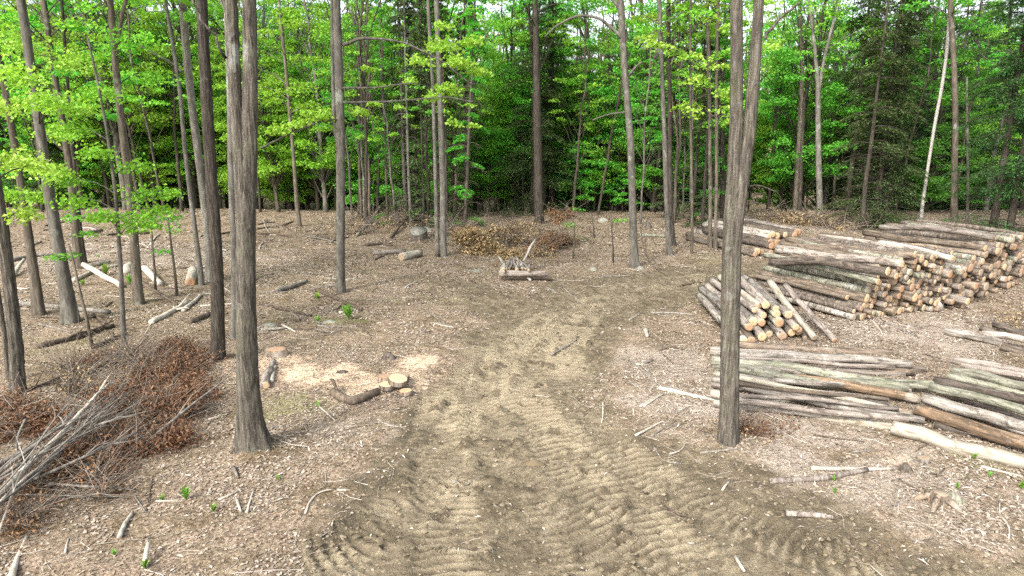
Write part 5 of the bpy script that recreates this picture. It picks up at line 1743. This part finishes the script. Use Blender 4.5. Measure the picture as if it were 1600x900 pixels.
make_log(G(779, 434, .09), G(863, 433, .09), .10, .09, LOG_BROWN, "lower longer one of two logs laid across the pole heap's front", None, (CUT_GREY, CUT))
S([(814, 434), (829, 441)], 6, "pale", "pale stick poking out from under the two front logs", name="fallen_branch", z0=.1)

# ---- brush
BR_LEAF = M_island("dead_red_brown_leaves", [(.050, .026, .015), (.11, .052, .026), (.17, .083, .041), (.08, .040, .021), (.21, .13, .078)])
BR_TAN = M_island("dead_tan_leaves", [(.16, .115, .055), (.29, .21, .105), (.40, .30, .165), (.21, .15, .08), (.31, .20, .10)])
BR_RED = M_island("dead_orange_brown_leaves", [(.09, .05, .025), (.17, .085, .04), (.24, .14, .07), (.14, .075, .035), (.20, .15, .09)])
BR_TWIG = M_island("brush_twigs", [(.06, .045, .034), (.14, .11, .085), (.25, .21, .17), (.10, .08, .062)])


def twig_mess(mb, cs, n, L, r, rg, up=.25, dirv=None, spread=1.):
    for _ in range(n):
        c = cs[rg.integers(len(cs))]
        p = np.array(c[:3]) + rg.normal(0, .5, 3) * [c[3], c[3], c[3] * .4]
        d = rg.normal(0, spread, 3) * [1, 1, .4] + [0, 0, up]
        if dirv is not None:
            d = d + dirv
        d = nrm(d)
        ln = L * rg.uniform(.4, 1.3)
        t = np.linspace(0, 1, 4)
        q = p + np.outer(t * ln, d) + np.outer(np.sin(t * 2.2), rg.normal(0, .09 * L, 3))
        mb.add(*tube(q, np.linspace(r, r * .35, 4) * rg.uniform(.5, 1.5), 3, cap=False))


def brush(label, blobs, leafmat, n_leaf, leaf, n_twig, L, r, seed, dirv=None, up=.25):
    rg = np.random.default_rng(seed)
    cs = []
    for px, py, R, h in blobs:
        p = G(px, py)
        for _ in range(max(2, int(R * 4))):
            cs.append([p[0] + rg.normal(0, R * .5), p[1] + rg.normal(0, R * .4), p[2] + rg.uniform(0, h) * (.5 if seed == 1 else 1.), R * .65])
    b = np.mean([c[:3] for c in cs], 0)
    b[2] = float(T(b[0], b[1]))
    cs = [[c[0] - b[0], c[1] - b[1], c[2] - b[2], c[3]] for c in cs]
    e = empty("brush_pile", tuple(b))
    tm, lm = MB(), MB()
    twig_mess(tm, cs, n_twig, L, r, rg, up, dirv)
    per = max(6, n_leaf // (len(cs) * 6))
    for _ in range(n_leaf // per):
        c = cs[rg.integers(len(cs))]
        p = np.array(c[:3]) + rg.normal(0, .55, 3) * [c[3], c[3], c[3] * .35]
        p[2] = max(p[2], .02)
        P = p + rg.normal(0, .13, (per, 3)) * [1, 1, .8]
        P[:, 2] = np.maximum(P[:, 2], .015)
        D = rg.normal(0, .6, (per, 3)) + [0, 0, -.8]
        lm.add(*leaf_geo(P, leaf, rg, .9, .4, D, .1))
    tm.obj("twigs", BR_TWIG, e)
    lm.obj("dead_foliage", leafmat, e, smooth=False)
    return tag(e, label, "brush pile")


brush("rust-brown heap of dead leafy brush across the left foreground", [(300, 580, .5, .35), (262, 600, .65, .45), (220, 625, .7, .5), (285, 640, .45, .3), (190, 660, .7, .5), (235, 680, .65, .4), (160, 700, .6, .4), (215, 715, .45, .3), (270, 700, .28, .15), (145, 735, .4, .25), (280, 555, .4, .2), (205, 570, .5, .3)],
      BR_LEAF, 40000, .052, 1200, .6, .004, 1, (.35, .35, .1))
brush("rounded tuft of rust-brown dead leaves at the picture's left edge", [(48, 672, .4, .4), (72, 668, .3, .35), (20, 690, .3, .3)], BR_LEAF, 6000, .05, 170, .55, .0055, 2)
brush("grey tangle of bare twigs at the thin mossy stem's foot", [(190, 580, .35, .5), (160, 595, .5, .3), (130, 620, .4, .25), (215, 590, .4, .3)], BR_TAN, 900, .06, 520, .8, .006, 3, (.1, .1, .3))
brush("low dim mass of twigs and dead leaves below the grey poles", [(110, 745, .35, .2), (60, 780, .35, .2), (140, 765, .25, .12), (40, 820, .3, .15), (120, 690, .35, .3)], BR_RED, 5000, .042, 700, .6, .0045, 4)
brush("tan heap of dead leafy brush in the middle distance, its left dome", [(750, 392, .8, 1.2), (736, 398, .6, .6), (768, 393, .65, 1.0), (786, 404, .5, .4)], BR_TAN, 22000, .10, 200, 1.1, .008, 5)
brush("rust-red end of the middle brush heap, beside a twig-like sapling", [(858, 392, .6, 1.0), (874, 386, .55, 1.2), (842, 398, .55, .6)], BR_RED, 9000, .09, 260, .9, .007, 6, None, .4)
brush("grey twiggy middle part of the brush heap behind the poles", [(812, 384, .8, .7), (800, 380, .7, .7), (828, 382, .7, .8), (842, 402, .5, .3)], BR_TAN, 3500, .08, 420, 1., .007, 7, None, .3)
brush("small rust-brown weed tuft right of the forked tree's foot", [(1190, 672, .22, .14), (1215, 678, .22, .1), (1160, 690, .15, .1)], BR_LEAF, 900, .05, 160, .35, .003, 8)
brush("wispy brown sprouts round the forked tree's foot", [(1120, 690, .14, .2), (1155, 698, .14, .15)], BR_TAN, 300, .045, 90, .4, .003, 9)
brush("broken slash of branches along the crest behind the far log pile", [(1225, 345, 1.2, .3), (1270, 350, 1.3, .35), (1310, 356, 1.2, .3)], BR_TAN, 2200, .12, 420, 1.2, .014, 10)
brush("dark dead slash at the foot of the rear stack's right end", [(1598, 505, .45, .2), (1585, 515, .35, .15)], BR_TAN, 500, .05, 120, .6, .005, 11)
brush("scattered grey slash below the far thicket of thin trunks", [(600, 350, 1.3, .3), (560, 365, 1.2, .3), (650, 352, 1.2, .3), (690, 366, .8, .3)], BR_TAN, 1500, .10, 420, 1.3, .012, 12)

# long poles on the left brush heap
pole_lab = [("thickest pale peeled pole running up the left brush heap", "pale"), ("pale pole lying tight beside the thickest one", "pale"), ("long straight grey pole under the pale ones", "grey")]
pole_lab += [("bare grey pole in the sheaf slanting across the left brush heap", "grey")] * 16
for i in range(19):
    f = i / 18.
    x0, y0 = (-30 + DR.uniform(-15, 25), 792 + DR.uniform(-30, 34))
    tx, ty = (172 + DR.uniform(-40, 45), 604 + DR.uniform(-10, 34))
    w = DR.uniform(2.4, 5.)
    if i == 0:
        x0, y0, tx, ty, w = -12, 780, 174, 596, 10
    if i == 1:
        x0, y0, tx, ty, w = -12, 800, 150, 640, 7
    if i == 2:
        x0, y0, tx, ty, w = -20, 752, 120, 650, 8
    a, b = G(x0, y0, .20 + .25 * DR.random()), G(tx, ty, .42 + .25 * DR.random())
    mid = (a + b) / 2 + [0, 0, DR.uniform(-.02, .12)] + DR.normal(0, .05, 3)
    r = w * depth(mid) / FPX / 2
    q = resample(np.array([a, a * .5 + mid * .5 + DR.normal(0, .03, 3), mid, mid * .5 + b * .5 + DR.normal(0, .04, 3), b]), .2)
    m = MB()
    m.add(*tube(q - a, np.linspace(r, r * .35, len(q)), 8, 1 + DR.normal(0, .05, (len(q), 8))))
    for _ in range(4):
        k = DR.integers(len(q) // 2, len(q) - 1)
        d = nrm(b - a) * .8 + DR.normal(0, .25, 3)
        ln = DR.uniform(.3, .8)
        s = q[k] - a + np.outer(np.linspace(0, 1, 4) * ln, d) + np.outer(np.linspace(0, 1, 4) ** 2, DR.normal(0, .08, 3))
        m.add(*tube(s, np.linspace(r * .5, r * .15, 4), 4))
    o = m.obj("pole", SMATS[pole_lab[i][1]])
    o.location = a
    tag(o, pole_lab[i][0], "pole", "grey poles on the left brush heap" if i > 2 else None)


def pole(pix, w, m, lab, zs, twigs=2):
    P = np.array([G(p[0], p[1], z) for p, z in zip(pix, zs)])
    r = w * depth(P.mean(0)) / FPX / 2
    q = resample(P, .15)
    a = P[0]
    mb = MB()
    mb.add(*tube(q - a, np.linspace(r, r * .5, len(q)), 7, 1 + DR.normal(0, .05, (len(q), 7))))
    for _ in range(twigs):
        k = DR.integers(len(q) // 3, len(q) - 1)
        d = nrm(q[-1] - q[0]) + DR.normal(0, .3, 3)
        mb.add(*tube(np.stack([q[k], q[k] + d * .25, q[k] + d * .5 + DR.normal(0, .05, 3)]) - a, [r * .5, r * .35, r * .2], 4))
    o = mb.obj("pole", SMATS[m])
    o.location = a
    return tag(o, lab, "pole")


pole([(230, 690), (290, 640), (345, 598)], 5, "grey", "lone long grey pole propped off the left brush heap's right side", [.12, .35, .5])
pole([(40, 755), (130, 715), (215, 675)], 6, "grey", "slender grey branch sweeping right over the rust-brown heap", [.2, .45, .5], 5)
pole([(148, 665), (185, 652), (213, 648)], 4, "grey", "short arched grey branch over the middle of the rust-brown heap", [.5, .62, .6])
pole([(50, 753), (130, 760), (213, 764)], 5, "grey", "horizontal grey pole along the rust-brown heap's lower edge", [.15, .18, .1])
pole([(27, 772), (110, 775), (200, 776)], 3, "grey", "thin straight brown-grey rod just below the horizontal pole", [.12, .14, .1])
pole([(-4, 838), (20, 770), (38, 722), (50, 715)], 4, "pale", "thin whitish bent branch hanging down at the left edge", [.25, .4, .5, .5], 3)
pole([(-10, 825), (30, 803), (77, 786)], 9, "pale", "stout tan pole end at the left edge below the sheaf", [.1, .12, .1], 0)
pole([(-20, 735), (10, 722), (45, 698)], 11, "grey", "thick grey log end at the left edge above the sheaf", [.25, .3, .3], 0)
pole([(17, 905), (27, 870), (42, 838)], 11, "pale", "left one of two tan cut poles in the bottom left corner", [.07, .08, .06], 0)
pole([(28, 898), (48, 865), (75, 830)], 10, "grey", "right one of two tan cut poles in the bottom left corner", [.07, .08, .06], 0)
pole([(40, 655), (22, 690), (30, 715)], 4, "grey", "curved grey twig arching over the rounded rust-brown tuft", [.6, .5, .2], 2)

# ---- ferns and small green plants
FERN = M_leaf("fern_green", [(.10, .22, .03), (.16, .30, .045), (.22, .36, .07)], .4, .2)
for px, py, R, n, lab in [(291, 782, 17, 34, "largest bright green fern tuft on the lower left litter"), (334, 801, 12, 26, "bright green fern tuft right of the largest one"), (255, 788, 10, 10, "sparse yellow-green fern sprig left of the largest tuft"),
                          (435, 752, 8, 14, "small dark green plant below the near double-stemmed tree"), (182, 884, 9, 14, "small dull green tuft at the lower left"), (228, 897, 14, 22, "green plant round the white stake at the bottom left"),
                          (545, 504, 20, 34, "leafy green fern clump in the middle left of the clearing"), (497, 508, 10, 14, "pale green sprig left of the leafy fern clump"), (497, 645, 8, 8, "tiny green sprig below the bent root"),
                          (497, 470, 12, 10, "faint green sprig at the slim grey tree's foot"), (1302, 755, 8, 12, "yellow-green sprig on the knobbly tan branch"), (1303, 780, 9, 12, "yellow-green patch plant below the knobbly tan branch"),
                          (1521, 726, 8, 16, "yellowish moss tuft below the massive pale log"), (1545, 750, 9, 10, "pale green sprig near the right edge"), (1495, 775, 10, 10, "pale green sprig above the mossy stump"), (1594, 772, 12, 20, "green plant at the picture's right edge"),
                          (165, 432, 16, 24, "green leafy seedling by the crossed pale logs"), (203, 445, 14, 22, "green seedling beside the high-forked tree's foot"), (130, 448, 10, 12, "small green sprout left of the crossed pale logs"), (60, 470, 12, 18, "small green sprout at the leaning brown tree"),
                          (378, 505, 10, 14, "green tuft behind the near double-stemmed tree")]:
    b = GZ(px, py)
    R = R * depth(b) / FPX
    m = MB()
    for _ in range(n):
        a = DR.uniform(0, 6.28)
        L = R * DR.uniform(.7, 1.3)
        out = DR.uniform(.12, .6)
        t = np.linspace(0, 1, 7)
        mid = np.stack([math.cos(a) * out * L * t, math.sin(a) * out * L * t, L * 1.7 * (t - .38 * t * t) * (1.1 - .5 * out)], 1)
        sd = np.array([-math.sin(a), math.cos(a), 0])
        wd = .11 * L * np.sin(np.clip(t * 3.0 + .2, 0, 3.1))
        V = np.concatenate([mid + sd * wd[:, None], mid + [0, 0, .01], mid - sd * wd[:, None]])
        i = np.arange(6)
        m.add(V, np.concatenate([np.stack([i, i + 1, i + 8, i + 7], 1), np.stack([i + 7, i + 8, i + 15, i + 14], 1)]))
    o = m.obj("fern", FERN, smooth=False)
    o.location = b
    tag(o, lab, "fern")

# ---- litter nobody could count
LITTER = M_island("dry_leaf_litter", [(.10, .072, .050), (.17, .128, .092), (.25, .20, .152), (.33, .277, .222), (.22, .172, .128), (.14, .107, .078), (.28, .235, .185), (.36, .32, .27)], .8)
CHIPS = M_island("pale_wood_splinters", [(.28, .225, .175), (.40, .34, .28), (.52, .46, .40), (.35, .29, .24), (.44, .38, .31)], .8)
TWIGS = M_island("small_dead_twigs", [(.07, .053, .04), (.16, .13, .10), (.30, .26, .21), (.45, .40, .35), (.11, .085, .066)], .9)


def scatter(n, ylo, yhi, rg, pw=1.):
    y = ylo + (yhi - ylo) * rg.random(n) ** pw
    x = rg.uniform(-1, 1, n) * (.80 * y + 2.5)
    return x, y


lr = np.random.default_rng(77)


def litter(name, label, n_bands, size, aspect, m, prob, flat, kind="leaf"):
    mb = MB()
    for n, y0, y1, sc in n_bands:
        x, y = scatter(n, y0, y1, lr)
        keep = lr.random(n) < prob(x, y)
        x, y = x[keep], y[keep]
        z = full_z(x, y) + lr.uniform(.002, .010, len(x))
        V, Q = leaf_geo(np.stack([x, y, z], 1), size * sc, lr, flat, aspect, None, .14, .5)
        mb.add(V, Q)
    tag(mb.obj(name, m, smooth=False), label, kind="stuff")


NEARB = [(150000, 4.5, 14, .66), (80000, 14, 24, 1.), (45000, 24, 40, 1.6)]


def clump(x, y):
    return .18 + 1.1 * sstep(.40, .62, fbm(x * .95, y * .95, 31, 5))


litter("leaf_litter", "dry brown and tan fallen leaves covering the ground beside the road", NEARB, .062, .62, LITTER,
       lambda x, y: np.clip(clump(x, y) * (1 - road_mask(x, y)) + .025, 0, 1) * (1 - .85 * saw_mask(x, y)), .20)
litter("wood_chips", "pale bark chips and splinters strewn round the log piles and clearing", [(26000, 4.5, 14, 1.), (22000, 14, 24, 1.3), (15000, 24, 38, 1.8)], .085, .20, CHIPS,
       lambda x, y: np.clip((.10 + .9 * pale_mask(x, y)) * clump(x, y) * (1 - .93 * road_mask(x, y)), 0, 1), .2)


def twig_litter():
    mb = MB()
    for n, y0, y1, sc in [(5200, 4.5, 14, 1.), (4000, 14, 24, 1.3), (2600, 24, 40, 1.8)]:
        x, y = scatter(n, y0, y1, lr)
        keep = lr.random(n) < np.clip(1 - .90 * road_mask(x, y), 0, 1)
        x, y = x[keep], y[keep]
        N = len(x)
        a = lr.uniform(0, math.pi, N)
        L = lr.gamma(2., .085, N) * sc + .05
        r = (.0022 + .010 * L * lr.random(N)) * sc ** .5
        d = np.stack([np.cos(a), np.sin(a)], 1)
        s = np.stack([-d[:, 1], d[:, 0]], 1)
        bend = lr.normal(0, .12, N) * L
        vs = []
        for f in (-.5, 0., .5):
            c = np.stack([x, y], 1) + d * (L * f)[:, None] + s * (bend * (abs(f) < .1))[:, None]
            zz = full_z(c[:, 0], c[:, 1]) + r * .6 + .004
            rr = r * (1 - .35 * (f + .5))
            for q in range(3):
                th = q * 2.0944 + 1.57
                vs.append(np.stack([c[:, 0] + s[:, 0] * math.cos(th) * rr, c[:, 1] + s[:, 1] * math.cos(th) * rr, zz + math.sin(th) * rr], 1))
        V = np.stack(vs, 1).reshape(-1, 3)
        base = np.arange(N)[:, None] * 9
        qs = []
        for k in (0, 3):
            for q in range(3):
                q2 = (q + 1) % 3
                qs.append(base + np.array([k + q, k + q2, k + 3 + q2, k + 3 + q]))
        mb.add(V, np.concatenate(qs))
    tag(mb.obj("twig_litter", TWIGS, smooth=False), "small dead twigs strewn over the litter", kind="stuff")


twig_litter()

# clods thrown up along the tracks
def clod_litter():
    mb = MB()
    x, y = scatter(90000, 4.5, 20, lr)
    _, rm, rut, cl = full_z(x, y, True)
    keep = (lr.random(len(x)) < rm * (.25 + .5 * cl + .45 * (fbm(x * 2, y * 2, 61, 3) > .55)))
    x, y = x[keep], y[keep]
    N = len(x)
    r = np.minimum(lr.gamma(2., .006, N) + .007, .030)
    z = full_z(x, y)
    base = np.array([[1, 0, -.2], [0, 1, -.2], [-1, 0, -.2], [0, -1, -.2], [0, 0, .8]])
    V = np.stack([x, y, z], 1)[:, None, :] + (base[None] + lr.normal(0, .25, (N, 5, 3))) * r[:, None, None] * np.array([1.2, 1.2, .8])
    f = np.array([[0, 1, 4], [1, 2, 4], [2, 3, 4], [3, 0, 4]])
    mb.add(V.reshape(-1, 3), None, (np.arange(N)[:, None, None] * 5 + f[None]).reshape(-1, 3))
    tag(mb.obj("dirt_clods", M_island("loose_dirt_clods", [(.070, .055, .035), (.11, .088, .056), (.18, .147, .096), (.085, .067, .042), (.23, .19, .13)], .95), smooth=False), "loose crumbs of dirt thrown up along the tracks", kind="stuff")


clod_litter()
EXPOSURE = 1.85
# ------------------------------------------------------------------ light, sky, camera
SUN_EL, SUN_AZ = 40., 214.        # degrees; azimuth clockwise from +Y: high, behind the camera's left shoulder
w = bpy.data.worlds.new("World")
SC.world = w
w.use_nodes = True
nt = w.node_tree
for n in list(nt.nodes):
    nt.nodes.remove(n)
sky = nt.nodes.new("ShaderNodeTexSky")
sky.sky_type = "NISHITA"
sky.sun_disc = False
sky.sun_elevation = math.radians(SUN_EL)
sky.sun_rotation = math.radians(SUN_AZ)
sky.air_density = 1.0
sky.dust_density = 4.0
sky.ozone_density = 1.0
hs = nt.nodes.new("ShaderNodeHueSaturation")
hs.inputs["Saturation"].default_value = .38       # thin high cloud over the blue
bg = nt.nodes.new("ShaderNodeBackground")
bg.inputs["Strength"].default_value = .14
wo = nt.nodes.new("ShaderNodeOutputWorld")
nt.links.new(sky.outputs[0], hs.inputs["Color"])
nt.links.new(hs.outputs[0], bg.inputs["Color"])
nt.links.new(bg.outputs[0], wo.inputs["Surface"])

sl = bpy.data.lights.new("sun", "SUN")
sl.energy = 1.5
sl.angle = math.radians(11)
sl.color = (1., .955, .88)
so = new_obj("sun", sl)
el, az = math.radians(SUN_EL), math.radians(SUN_AZ)
to_sun = Vector((math.sin(az) * math.cos(el), math.cos(az) * math.cos(el), math.sin(el)))
so.rotation_euler = to_sun.to_track_quat("Z", "Y").to_euler()
so.location = (0, 0, 40)

cd = bpy.data.cameras.new("camera")
cd.sensor_width = 36.
cd.lens = FPX / 1600 * 36
cd.clip_start = .1
cd.clip_end = 600
co = new_obj("camera", cd)
co.location = (0, 0, CAM_H)
co.rotation_euler = (math.radians(90) - PITCH, 0, 0)
SC.camera = co

SC.view_settings.view_transform = "Standard"
SC.view_settings.look = "None"
SC.view_settings.gamma = 1.
SC.view_settings.use_curve_mapping = False
SC.view_settings.exposure = EXPOSURE
SC.render.engine = "CYCLES"
SC.cycles.max_bounces = 10
SC.cycles.diffuse_bounces = 8
SC.cycles.glossy_bounces = 2
SC.cycles.transmission_bounces = 4
SC.cycles.use_denoising = False
